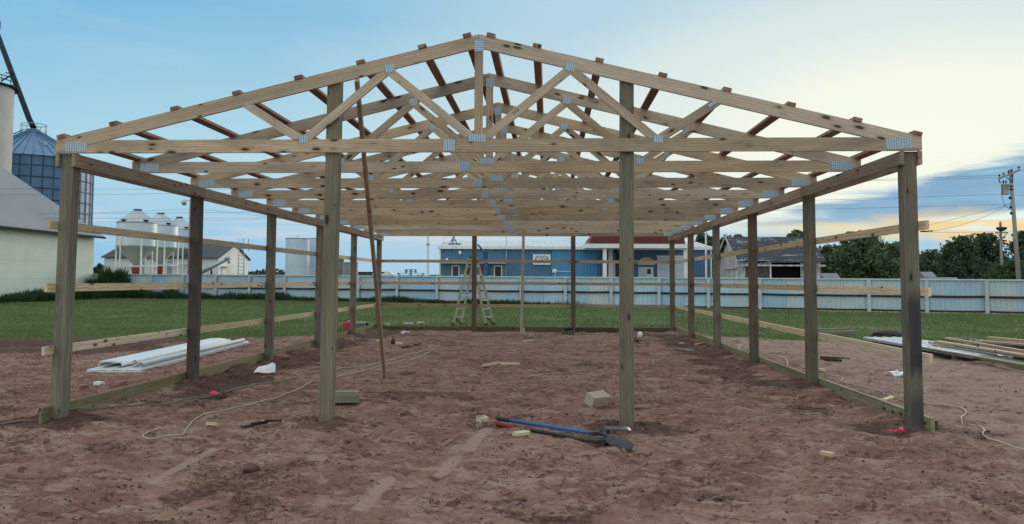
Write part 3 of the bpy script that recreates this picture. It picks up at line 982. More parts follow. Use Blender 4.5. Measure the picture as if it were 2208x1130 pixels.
def tc(x):      # underside of the top chord
    return H + HH + SL * min(x, W - x) - CD


truss = []
e = 0.0015
truss.append(member('top_chord', [(0, H + 0.004), (0, H + HH), (W / 2 - e, PK), (W / 2 - e, PK - CD)], ang, (0, H + HH), 'pine_chord'))
truss.append(member('top_chord', [(W, H + 0.004), (W, H + HH), (W / 2 + e, PK), (W / 2 + e, PK - CD)], -ang, (W / 2, PK), 'pine_chord'))
XS = V(970, 318, 0).x
xc = (0.14 - (HH - CD)) / SL
truss.append(member('bottom_chord', [(0.02, H), (XS - e, H), (XS - e, H + 0.14), (xc + 0.012, H + 0.14), (0.02, H + 0.004)], 0, (0, H), 'pine_x', 0.0008, TH - 0.0008))
truss.append(member('bottom_chord', [(XS + e, H), (W - 0.02, H), (W - 0.02, H + 0.004), (W - xc - 0.012, H + 0.14), (XS + e, H + 0.14)], 0, (XS, H), 'pine_x', 0.0008, TH - 0.0008))
XM = W / 2
q_ = (V(836, 152, 0).x + W - V(1227, 149, 0).x) / 2
b_ = (V(650, 302, 0).x + W - V(1416, 299, 0).x) / 2
s_ = (V(533, 226, 0).x + W - V(1543, 222, 0).x) / 2
BT = H + 0.14 + 0.002


def web(x0, x1, k, w=0.089, flip=False):
    """from the bottom chord at x0 to the top chord at x1, ends cut to the chords"""
    z0, z1 = BT, tc(x1) - 0.002
    a = math.atan2(z1 - z0, x1 - x0)
    nx, nz = -math.sin(a) * w / 2, math.cos(a) * w / 2
    dx, dz = math.cos(a), math.sin(a)
    pts = []
    for sgn in (1, -1):
        bx, bz = x0 + sgn * nx, z0 + sgn * nz
        t0 = (BT - bz) / dz
        lo = (bx + dx * t0, BT)
        # meet the underside of the top chord
        m0 = SL if x1 < XM else -SL
        # line z = tc(x1) - .002 + m0 (x - x1)
        t1 = (z1 + m0 * (bx - x1) - bz) / (dz - m0 * dx)
        hi = (bx + dx * t1, bz + dz * t1)
        pts.append((lo, hi))
    poly = [pts[0][0], pts[0][1], pts[1][1], pts[1][0]]
    off = 0.0015 * k
    if x1 < x0:
        a2 = a
    return member('web', poly, a, (x0, z0), 'pine_x', off, TH - off)


truss.append(web(XM - 0.06, q_, 1))
truss.append(web(XM + 0.06, W - q_, 2))
truss.append(web(b_ + 0.03, q_ - 0.02, 2))
truss.append(web(W - b_ - 0.03, W - q_ + 0.02, 1))
truss.append(web(b_ - 0.03, s_, 1))
truss.append(web(W - b_ + 0.03, W - s_, 3))
truss.append(member('web', [(XM - 0.0445, BT), (XM - 0.0445, PK - CD - 0.012), (XM + 0.0445, PK - CD - 0.012), (XM + 0.0445, BT)], math.pi / 2, (XM, BT), 'pine_x', 0.0045, TH - 0.0045))


def plate(x, z, w, h, a=0.0):
    return ('connector_plate', MB().box(-w / 2, w / 2, -0.0028, -0.0008, -h / 2, h / 2).mesh('connector_plate', 'nail_plate'), (x, 0, z), (0, -a, 0))


truss += [plate(0.235, H + 0.068, 0.245, 0.105), plate(W - 0.23, H + 0.072, 0.262, 0.108),
          plate(XM, PK - 0.125, 0.125, 0.10, math.pi / 2),
          plate(q_, tc(q_) + 0.018, 0.10, 0.085, ang), plate(W - q_, tc(q_) + 0.018, 0.10, 0.085, -ang),
          plate(b_, BT - 0.005, 0.10, 0.080), plate(W - b_, BT - 0.005, 0.10, 0.080),
          plate(XM - 0.01, BT + 0.0, 0.185, 0.082), plate(XS, H + 0.072, 0.125, 0.122),
          plate(s_ + 0.03, tc(s_) - 0.012, 0.09, 0.035, -0.62), plate(W - s_ - 0.03, tc(s_) - 0.012, 0.09, 0.035, 0.62)]
for i in range(11):
    y = i * BAY / 2 if i < 10 else LEN + 0.003
    y = max(y, 0.0)
    if i and i < 10:
        y += 0.055 if i % 2 == 0 else 0.0
    r_ = empty('roof_truss', (random.uniform(-.006, .006) if i else 0, y, 0), parent=frame)
    for nm, me, lo, ro in truss:
        if nm == 'connector_plate':
            lo = (lo[0] + random.uniform(-.010, .010), 0, lo[2] + random.uniform(-.006, .006))
            ro = (0, ro[1] + random.uniform(-.06, .06), 0)
        put(nm, me, r_, lo, ro)

# the carpenter's number pencilled on one web
def text_mesh(body, size, matname, extrude=0.0):
    cu = bpy.data.curves.new('text', 'FONT')
    cu.body = body
    cu.size = size
    cu.extrude = extrude
    cu.align_x = 'CENTER'
    cu.align_y = 'CENTER'
    ob = bpy.data.objects.new('text', cu)
    C.objects.link(ob)
    dg = bpy.context.evaluated_depsgraph_get()
    me = bpy.data.meshes.new_from_object(ob.evaluated_get(dg))
    bpy.data.objects.remove(ob)
    me.materials.clear()
    me.materials.append(MATS[matname])
    return me


tp = V(1112, 241, 0.0)
wa = math.atan2(tc(q_) - BT, (W - q_) - XM - 0.06)
put('web_marking', text_mesh('310', 0.055, 'sign_ink', 0.0003), frame, (tp.x, 0.0022, tp.z), (math.pi / 2, -wa, 0))

# purlins, laid flat on the top chords, four boards to a run
PUR = [(137, 1978), (248, 1847), (378, 1705), (511, 1567), (644, 1429), (777, 1292), (910, 1157), (1007, 1057)]
pc = [-0.012, 4 * BAY / 2 - 1.60, 2 * BAY + 1.63, 4 * BAY - 1.6, LEN + 0.045]
for (pl, pr) in PUR:
    for side, px in ((0, pl), (1, pr)):
        x = V(px, 200, 0).x
        x = min(max(x, 0.048), W - 0.048)
        z = H + HH + SL * min(x, W - x)
        a = ang if side == 0 else -ang
        jj = random.uniform(-.25, .25)
        cc_ = [pc[0] - random.uniform(0, .008), pc[1] , pc[2], pc[3], pc[4]]
        for a0, a1 in zip(cc_[:-1], cc_[1:]):
            MB().box(-0.0445, 0.0445, 0, a1 - a0 - 0.003, 0.0006, 0.0386).build('purlin', 'purlin_wood', frame, (x, a0, z), (0, -a, 0))

# loose props that hold the frame while it is built
a, b = G(831, 822, -0.02), V(769.5, 172, 0.62)
o = MB().beam((0, 0, 0), b - a, 0.045, 0.089).build('prop_board', 'brace_wood', None, a)
tag(o, 'long leaning brown board propping the roof left of centre', 'board')
a, b = G(1124, 722, -0.02), V(1129, 500, BAY * 4.5 + 0.02)
o = MB().beam((0, 0, 0), b - a, 0.066, 0.038).build('prop_stud', 'stick_white', None, a)
tag(o, 'pale upright stud standing near the back wall inside the frame', 'board')
a = G(1129, 722, -0.02)
tag(MB().box(-0.02, 0.03, -0.02, 0.02, 0, 0.20).build('stud_offcut', 'stick_white', None, a), 'short pale offcut standing at the foot of the pale stud', 'wood scrap')

# ------------------------------------------------------------------ the sheet metal fence
def build_fence():
    A = G(196, 637.0, 0.0)
    a2 = W3(L(196, 600, 62)[0], 62, 0.06)
    b2 = W3(L(2260, 600, 42.3)[0], 42.3, -0.16)
    d = b2 - a2
    ln = d.length
    dirv = Vector((d.x, d.y, 0)).normalized()
    rz = math.atan2(dirv.y, dirv.x)
    n = int(ln / 2.85)
    step = ln / n
    root = tag(empty('metal_fence', a2, rz), 'long pale blue ribbed metal fence across the back of the lawn', 'fence')
    half = (step - 0.012) / 2 - .003
    sheets = [rib_sheet(half, 1.66, 0.25, 0.028, 0.05).mesh('panel', mm) for mm in ('fence_sheet', 'fence_sheet_blue', 'fence_sheet_grey')]
    postm = MB().box(-0.09, 0.09, -0.04, 0.04, -0.3, 1.74).box(-0.035, 0.075, -0.052, -0.041, 0.84, 0.98).box(-0.04, 0.05, -0.052, -0.041, 0.66, 0.72).box(-0.04, 0.06, -0.052, -0.041, 0.10, 0.2).mesh('post', 'fence_post')
    cap = MB().box(0, step - 0.004, -0.075, 0.05, 0, 0.075).mesh('top_cap', 'fence_cap')
    for i in range(n + 1):
        z = d.z * i / n
        z2 = d.z * (i + 0.5) / n
        put('post', postm, root, (i * step, -0.16, z + random.uniform(-.01, .01)))
        if i == n:
            break
        for j in (0, 1):
            put('panel', sheets[random.choices((0, 1, 2), (3, 2, 3))[0]], root, (i * step + 0.006 + j * (half + .006), 0.0 + random.uniform(-.006, .006), z2 + 0.14 + random.uniform(-.012, .012)))
        put('top_cap', cap, root, (i * step + 0.002, -0.03, z2 + 1.765))
        for zz, r in ((0.90, 0.058), (0.115, 0.05)):
            MB().tube([(0.06, 0, zz + random.uniform(-.012, .012)), (step * .5, 0, zz - 0.012), (step - 0.06, 0, zz + random.uniform(-.012, .012))], r, 8).build('rail', 'rust_pipe', root, (i * step, -0.085, z2))
    return a2, b2


FA, FB = build_fence()


def build_weeds():
    # rank growth along the fence foot and the block building on the left
    pts = []
    n = 48000
    u = rng.random(n) ** 0.8
    x = FA.x + (FB.x - FA.x) * u * 0.62
    y = FA.y + (FB.y - FA.y) * u * 0.62 - 0.35 - 0.9 * rng.random(n) ** 1.5
    dens = np.interp(u, [0, 0.12, 0.3, 0.75, 1.0], [1.0, 0.9, 0.5, 0.35, 0.0])
    hh = np.interp(u, [0, 0.02, 0.055, 0.085, 0.12, 0.5, 1.0], [0.9, 1.8, 2.2, 1.8, 0.8, 0.45, 0.3])
    k = rng.random(n) < dens
    x, y, hh = x[k], y[k], hh[k]
    # in front of the block wall
    m2 = 9000
    w0 = W3(L(-60, 600, 48)[0] + 0.9, 47.5)
    w1 = W3(L(205, 600, 61)[0] + 0.9, 61.0)
    u2 = rng.random(m2)
    x2 = w0.x + (w1.x - w0.x) * u2 + rng.random(m2) * 1.6
    y2 = w0.y + (w1.y - w0.y) * u2 - rng.random(m2) * 0.6
    x = np.concatenate([x, x2])
    y = np.concatenate([y, y2])
    hh = np.concatenate([hh, np.full(m2, 0.75)])
    h = hh * (0.35 + 0.65 * rng.random(len(x))) * (0.75 + 0.9 * (vnoise(x * 0.8, y * 0.8, 51) + 0.25))
    co, tr = blades(x, y, ground_z(x, y, False), np.clip(h, 0.1, 2.6), 0.011 + 0.012 * rng.random(len(x)), 0.30)
    tag(put('fence_weeds', tri_mesh('fence_weeds', co, tr, 'weed_blade')), 'tall dark weeds growing along the foot of the fence', 'weeds', kind='stuff')


build_weeds()


# ------------------------------------------------------------------ far buildings, left side
def build_block_building():
    x0, _ = L(0, 600, 51)
    x1, ze = L(209, 503.5, 62)
    xw = (x0 + x1) / 2
    yn, yf = 40.0, 62.0
    root = far_thing('block_building', xw, yf, 'pale cream block building with grey roof at the left edge', 'building')
    wd = 16.0
    # long wall facing right (towards the lawn) and far gable end
    MB().box(-wd, 0, yn - yf, -0.02, -0.2, ze - 0.10).build('wall', 'cream_block', root)
    rise = 0.66
    MB().prism([(-wd, ze - 0.11), (0, ze - 0.11), (-wd / 2, ze - 0.11 + rise * wd / 2)], yn - yf + 0.05, -0.06).build('gable', 'cream_block', root)
    ov = 0.55
    th = 0.16
    MB().prism([(ov, ze - rise * ov), (ov, ze - rise * ov + th), (-wd / 2, ze + rise * wd / 2 + th), (-wd / 2, ze + rise * wd / 2)], yn - yf - 0.4, 0.4).build('roof', 'roof_grey', root)
    MB().prism([(-wd - ov, ze - rise * ov), (-wd - ov, ze - rise * ov + th), (-wd / 2 - .004, ze + rise * wd / 2 + th), (-wd / 2 - .004, ze + rise * wd / 2)], yn - yf - 0.4, 0.4).build('roof', 'roof_grey', root)
    MB().box(ov + 0.004, ov + 0.13, yn - yf - 0.4, 0.42, ze - rise * ov - 0.03, ze - rise * ov + 0.11).build('gutter', 'steel_dark', root)


build_block_building()


def build_grain_bin():
    D = 104.0
    xl, _ = L(-49, 400, D)
    xr, _ = L(185, 400, D)
    x, r = (xl + xr) / 2, (xr - xl) / 2
    _, ze = L(68, 329, D - r)
    _, zp = L(68, 281, D)
    zp = L(68, 284, D)[1]
    root = far_thing('grain_bin', x, D, 'large blue grey corrugated grain bin with conical roof behind the cream building', 'grain bin')
    prof = []
    nz = 60
    for i in range(nz + 1):
        prof.append((r + 0.05 * (i % 2), ze * i / nz - 0.3 * (i == 0)))
    MB().lathe(prof, 48, smooth=True).build('wall', 'bin_steel', root)
    for i in range(1, 12):
        MB().lathe([(r + .05, 0), (r + .13, .03), (r + .13, .11), (r + .05, .14)], 48).build('ring', 'bin_rib', root, (0, 0, ze * i / 12))
    for i in range(36):
        a = 2 * math.pi * i / 36
        c, s = math.cos(a), math.sin(a)
        MB().beam((c * (r + 0.10), s * (r + 0.10), 0), (c * (r + 0.10), s * (r + 0.10), ze), 0.09, 0.07).build('stiffener', 'bin_rib', root)
    rf = MB().lathe([(r + 0.35, ze - 0.10), (0.9, zp - 0.1), (0.9, zp + 0.25), (0.0, zp + 0.45)], 48, smooth=False).build('roof', 'bin_roof', root)
    for i in range(40):
        a = 2 * math.pi * (i + 0.5) / 40
        c, s = math.cos(a), math.sin(a)
        MB().beam((c * (r + 0.3), s * (r + 0.3), ze - 0.02), (c * 0.95, s * 0.95, zp - 0.04), 0.05, 0.12).build('roof_rib', 'bin_roof', rf)
    # roof ladder, hatch, peak platform
    a = -2.2
    for da in (-0.05, 0.05):
        MB().beam((math.cos(a + da) * (r + .3), math.sin(a + da) * (r + .3), ze + .12), (math.cos(a + da * 4) * 1.2, math.sin(a + da * 4) * 1.2, zp + .1), 0.08, 0.10).build('ladder_rail', 'bin_rib', rf)
    a = -0.75
    MB().box(-0.35, 0.35, -0.3, 0.3, 0, 0.5).build('hatch', 'galv', rf, (math.cos(a) * r * .62, math.sin(a) * r * .62, ze + (zp - ze) * .40), (0, 0, a))
    for i in range(8):
        a = 2 * math.pi * i / 8
        MB().tube([(math.cos(a) * 1.5, math.sin(a) * 1.5, zp - 0.5), (math.cos(a) * 1.5, math.sin(a) * 1.5, zp + 0.9)], 0.05, 6).build('platform_post', 'galv', rf)
    MB().lathe([(1.47, 0), (1.53, 0), (1.53, .08), (1.47, .08)], 20).build('platform_rail', 'galv', rf, (0, 0, zp + 0.85))
    # narrow pale inspection windows and a white plate below the eave
    for i, da in enumerate((-1.95, -1.83)):
        MB().box(-0.35, 0.35, -0.06, 0.0, -0.14, 0.14).build('name_plate', 'white_paint', root, (math.cos(da) * (r + .12), math.sin(da) * (r + .12), ze - 1.2), (0, 0, da + math.pi / 2))
    return x, D, zp


GBX, GBD, GBZ = build_grain_bin()


def build_silo():
    D = 90.0
    xr, zt = L(19, 183, D)
    r = 4.0
    root = far_thing('concrete_silo', xr - r, D, 'tall stained concrete silo cut by the left edge of the picture', 'silo')
    prof = [(r + 0.012 * (i % 2), zt * i / 36) for i in range(37)]
    prof[0] = (r, -0.3)
    MB().lathe(prof + [(0, zt)], 40).build('wall', 'concrete', root)
    for i in range(3):
        a = -0.75 - 0.3 * i
        MB().tube([(math.cos(a) * (r + .12), math.sin(a) * (r + .12), 0), (math.cos(a) * (r + .12), math.sin(a) * (r + .12), zt)], 0.06, 6).build('conduit', 'steel_dark', root)
    for i in range(20):
        a = 2 * math.pi * i / 20
        MB().tube([(math.cos(a) * (r + .2), math.sin(a) * (r + .2), zt - .2), (math.cos(a) * (r + .2), math.sin(a) * (r + .2), zt + .8)], 0.035, 6).build('guard_post', 'steel_dark', root)
    for zz in (0.4, 0.8):
        MB().lathe([(r + .16, 0), (r + .24, 0), (r + .24, .08), (r + .16, .08)], 32).build('guard_rail', 'steel_dark', root, (0, 0, zt + zz))
    MB().lathe([(r + .0, 0), (r + .5, 0), (r + .5, .12), (r, .12)], 32).build('walkway', 'steel_dark', root, (0, 0, zt - 0.22))
    # bracket that holds the spout
    MB().beam((r - .2, -1, zt + .2), (r + 1.3, -1.2, zt + 1.0), 0.12, 0.12).beam((r + 1.3, -1.2, zt + 1.0), (r + .2, -1, zt + 1.1), 0.1, 0.1).build('bracket', 'steel_dark', root)


build_silo()
# grain spout from the head house (out of the picture) to the bin, and the head house's stub ladders
p0 = W3(GBX, GBD, GBZ + 0.5)
xa, za = L(63, 262, 104.5)
xb, zb = L(-30, 52, 110)
o = MB().tube([(0, 0, 0), (xa - GBX, 0.5, za - GBZ - 0.2), (xb - GBX, 8.0, zb - GBZ - 0.5)], 0.34, 10).build('grain_spout', 'steel_dark', None, p0, (0, 0, YAW))
tag(o, 'dark slanting spout pipe running down to the bin roof', 'pipe')
hx, _ = L(-6, 60, 113)
root = far_thing('elevator_leg', hx - 1.0, 113, 'thin lattice elevator leg with two small platforms at the left edge', 'elevator leg')
_, h1 = L(0, 40, 113)
MB().box(-0.6, 0.6, -0.4, 0.4, 0, h1).build('leg_casing', 'galv', root)
for py_ in (58, 97):
    _, hz = L(0, py_, 113)
    xe = L(5, py_, 113)[0] - hx + 1.0
    mb = MB()
    for dz in (-.45, .05, .55):
        mb.box(0.61, xe, -0.45, -0.38, hz + dz, hz + dz + 0.07)
    mb.box(xe - .07, xe, -0.44, -0.37, hz - .45, hz + .6)
    mb.build('platform', 'steel_dark', root)


def build_hopper_bin(px, pw, peak_y, eave_y, bot_y, D, label, boot):
    x, zp = L(px, peak_y, D)
    r = pw / 2 / F * D
    _, ze = L(px, eave_y, D - r)
    _, zb = L(px, bot_y, D - r)
    ze -= .25
    zp += .2
    root = far_thing('hopper_bin', x, D, label, 'hopper bin', 'row of three raised hopper bins')
    n = 18
    prof = [(r + 0.02 * (i % 2), zb + (ze - zb) * i / n) for i in range(n + 1)]
    MB().lathe(prof, 40).build('wall', 'bin_white', root)
    for i in (0, 1, 2):
        MB().lathe([(r + .02, 0), (r + .05, .02), (r + .05, .06), (r + .02, .08)], 40).build('seam', 'galv', root, (0, 0, zb + (ze - zb) * (0.02 + 0.47 * i)))
    rf = MB().lathe([(r + 0.10, ze - .03), (0.32, zp + .05), (0.32, zp + .12), (0, zp + .14)], 32, smooth=False).build('roof', 'galv', root)
    MB().lathe([(0.40, zp + .06), (0.40, zp + .15), (0, zp + .18)], 16).build('lid', 'steel_dark', rf)
    for a in (-1.9, -0.7):
        MB().box(-.18, .18, -.2, .2, -.12, .16).build('vent', 'steel_dark', rf, (math.cos(a) * (r - .15), math.sin(a) * (r - .15), ze + .06), (0, 0, a))
    zt = max(zb - 0.95 * r, 1.9)
    MB().lathe([(r - .02, zb - .002), (0.30, zt), (0.30, zt - .25)], 32).build('hopper', 'bin_cone', root)
    for i in range(6):
        a = 2 * math.pi * (i + 0.12) / 6
        c, s = math.cos(a) * (r + .09), math.sin(a) * (r + .09)
        MB().beam((c, s, -0.1), (c, s, zb + .9), 0.12, 0.12).build('leg', 'white_paint', root)
    for zz in (zt - 0.25,):
        MB().lathe([(r + .02, 0), (r + .15, 0), (r + .15, .12), (r + .02, .12)], 8, smooth=False, a0=2 * math.pi * .12 / 8, a1=2 * math.pi * 1.12 / 8 * 1 + 2 * math.pi * (1 - 1 / 8 * 1)).build('ring_beam', 'white_paint', root, (0, 0, zz))
    if boot:
        MB().lathe([(0.42, zt - .26), (0.40, zt - .5), (0.26, zt - 1.4), (0.0, zt - 1.42)], 12).build('loading_boot', 'red_boot', root)


build_hopper_bin(297, 80, 459, 472, 531, 80, 'nearest and largest of the three white hopper bins on legs', True)
build_hopper_bin(347, 71, 466, 479, 534, 88, 'middle white hopper bin on legs, between the larger and smaller ones', True)
build_hopper_bin(387, 62, 474, 488, 536, 97, 'farthest and smallest of the three white hopper bins on legs', False)


def build_white_shed():
    D = 96.0
    x0, _ = L(225, 560, D)
    x1, ze = L(471, 555, D)
    _, zr = L(500, 527.5, D + 5.5)
    dp = 11.0
    root = far_thing('white_shed', x1, D, 'long low white metal shed with dark roof behind the hopper bins', 'shed')
    w = x1 - x0
    s = rib_sheet(w, ze, 0.4, 0.03, 0.06)
    s.build('wall', 'shed_white', root, (-w, 0, 0))
    MB().prism_x([(0.02, -.2), (dp, -.2), (dp, ze - .02), (dp / 2, zr - .06), (0.02, ze - .02)], -w + .02, 0.0).build('wall', 'shed_white', root)
    for sgn in (0, 1):
        a, b = (-.3, ze - .12) if sgn == 0 else (dp + .3, ze - .12)
        MB().prism_x([(a, b), (dp / 2, zr), (dp / 2, zr + .1), (a, b + .1)], -w - .3, 0.25).build('roof', 'roof_dark', root)
    MB().box(0.004, 0.03, 0.0, dp, ze - .5, ze - .45).build('trim', 'white_paint', root)
    # roller doors in the front and a tan door in the gable
    for px in (300, 360):
        a, zt = L(px - 14, 563, D)
        b, _ = L(px + 14, 563, D)
        MB().box(a - x1, b - x1, -.09, -.035, 0, zt).build('door', 'tank_grey', root)
    MB().box(0.005, 0.06, 1.2, 2.6, 0, 2.9).build('door', 'bin_cone', root)
    MB().box(0.01, 0.8, 1.0, 3.0, 3.0, 3.08).build('door_canopy', 'shed_white', root)


build_white_shed()
# caged ladder at the gable
D = 101.0
lx, lt = L(517, 513, D)
root = far_thing('roof_ladder', lx + 0.25, D, 'caged steel ladder standing against the white shed gable', 'ladder')
for dx in (-.35, .35):
    MB().tube([(dx, 0, 0), (dx, 0, lt - .6), (dx, .4, lt), (dx, 1.6, lt), (dx, 1.6, lt - 1.6)], 0.05, 6).build('rail', 'galv', root)
for i in range(int((lt - .7) / .45)):
    MB().tube([(-.35, 0, .4 + .45 * i), (.35, 0, .4 + .45 * i)], 0.03, 6).build('rung', 'galv', root)
# grain auger
a, za = L(425, 592, 82)
b, zb = L(492, 557, 82)
root = far_thing('grain_auger', a, 82, 'slanted grey grain auger tube rising right of the hopper bins', 'auger')
MB().tube([(0, 0, za), (b - a, 0, zb)], 0.20, 10).build('tube', 'galv', root)
MB().tube([(b - a - .25, 0, zb - .08), (b - a + .15, 0, zb + .12)], 0.22, 10).tube([(b - a, 0, zb), (b - a + .1, 0, zb - .5)], 0.12, 8).build('head', 'galv', root)
MB().beam((0.2, 0, za), (0.2, 0, -.05), .12, .12).beam((1.6, .6, -.02), (1.4, 0, za + .6), .1, .1).beam((1.6, -.6, -.02), (1.4, 0, za + .6), .1, .1).build('stand', 'steel_dark', root)


def tank(px0, px1, ytop, D, matname, label, group, dome=0.12):
    x0, zt = L(px0, ytop, D)
    x1, _ = L(px1, ytop, D)
    r = (x1 - x0) / 2
    root = far_thing('storage_tank', (x0 + x1) / 2, D, label, 'tank', group)
    MB().lathe([(r, -.1), (r, zt)], 40).lathe([(r + .03, zt * .5), (r + .03, zt * .5 + .06)], 40).build('wall', matname, root)
    MB().lathe([(r + .02, zt), (r * .7, zt + dome * r * .7), (0, zt + dome * r)], 40).build('top', matname, root)
    MB().tube([(0, 0, zt), (0, 0, zt + .45)], .12, 8).build('vent', matname, root)
    MB().lathe([(r + .008, zt - .1), (r + .05, zt - .06), (r + .05, zt - .01)], 40).build('rim', 'galv', root)


tank(617, 667, 514, 90, 'tank_white', 'wider of two tall white storage tanks beyond the fence', 'tall white tanks')
tank(665, 712, 514, 93.5, 'tank_white', 'tall white storage tank partly hidden behind a barn post', 'tall white tanks')
tank(712, 742, 557, 92, 'tank_brown', 'low brown storage tank beyond the fence', 'low tanks')
tank(742, 772, 566, 95, 'tank_grey', 'low grey storage tank beyond the fence next to the brown one', 'low tanks')

# small far things left of the store
x, z = L(800, 588, 120)
root = far_thing('pipe_rack', x, 120, 'low dark pipe rack on the skyline left of the blue store', 'pipe rack')
MB().box(-2.6, 2.4, -.15, .15, z - .12, z + .12).build('pipe', 'steel_dark', root)
for dx in (-2.0, 0, 2.0):
    MB().box(dx - .08, dx + .08, -.1, .1, -.1, z - .12).build('support', 'steel_dark', root)
x, z = L(838, 584, 110)
root = far_thing('pump_hut', x, 110, 'tiny pale hut with gable roof on the skyline', 'hut')
MB().box(-.75, .75, -.7, .7, -.1, z - .6).build('wall', 'tank_grey', root)
MB().prism([(-1.0, z - .6), (1.0, z - .6), (0, z)], -.85, .85).build('roof', 'white_paint', root)
x, z = L(886, 580, 85)
root = far_thing('pallet_stack', x, 85, 'stack of brown wooden pallets beyond the fence', 'pallets')
for i in range(14):
    zz = i * 0.19
    if zz > z:
        break
    w_ = 0.55 if i > 11 else random.uniform(1.15, 1.4)
    MB().box(-w_, w_, -.6, .6, zz + .12, zz + .15).box(-w_, -w_ + .1, -.6, .6, zz, zz + .12).box(-.05, .05, -.6, .6, zz, zz + .12).box(w_ - .1, w_, -.6, .6, zz, zz + .12).build('pallet', 'brown_boards', root)
x, z = L(923.5, 480, 70)
root = far_thing('light_pole', x, 70, 'plain white pole left of the blue store', 'pole')
MB().lathe([(0.11, -.2), (0.09, z)], 12).build('shaft', 'white_paint', root)
_, zc_ = L(923, 528, 70)
MB().lathe([(0.10, 0), (.17, .02), (.17, .12), (.10, .14)], 12).build('collar', 'galv', root, (0, 0, zc_))

x, z = L(1521.5, 470, 68)
root = far_thing('light_pole', x, 68, 'slim white pole at the right end of the blue store', 'pole')
MB().lathe([(0.085, -.2), (0.07, z)], 12).build('shaft', 'white_paint', root)
MB().lathe([(0.07, 0), (.13, .02), (.13, .12), (.07, .14)], 12).build('collar', 'galv', root, (0, 0, z * .55))

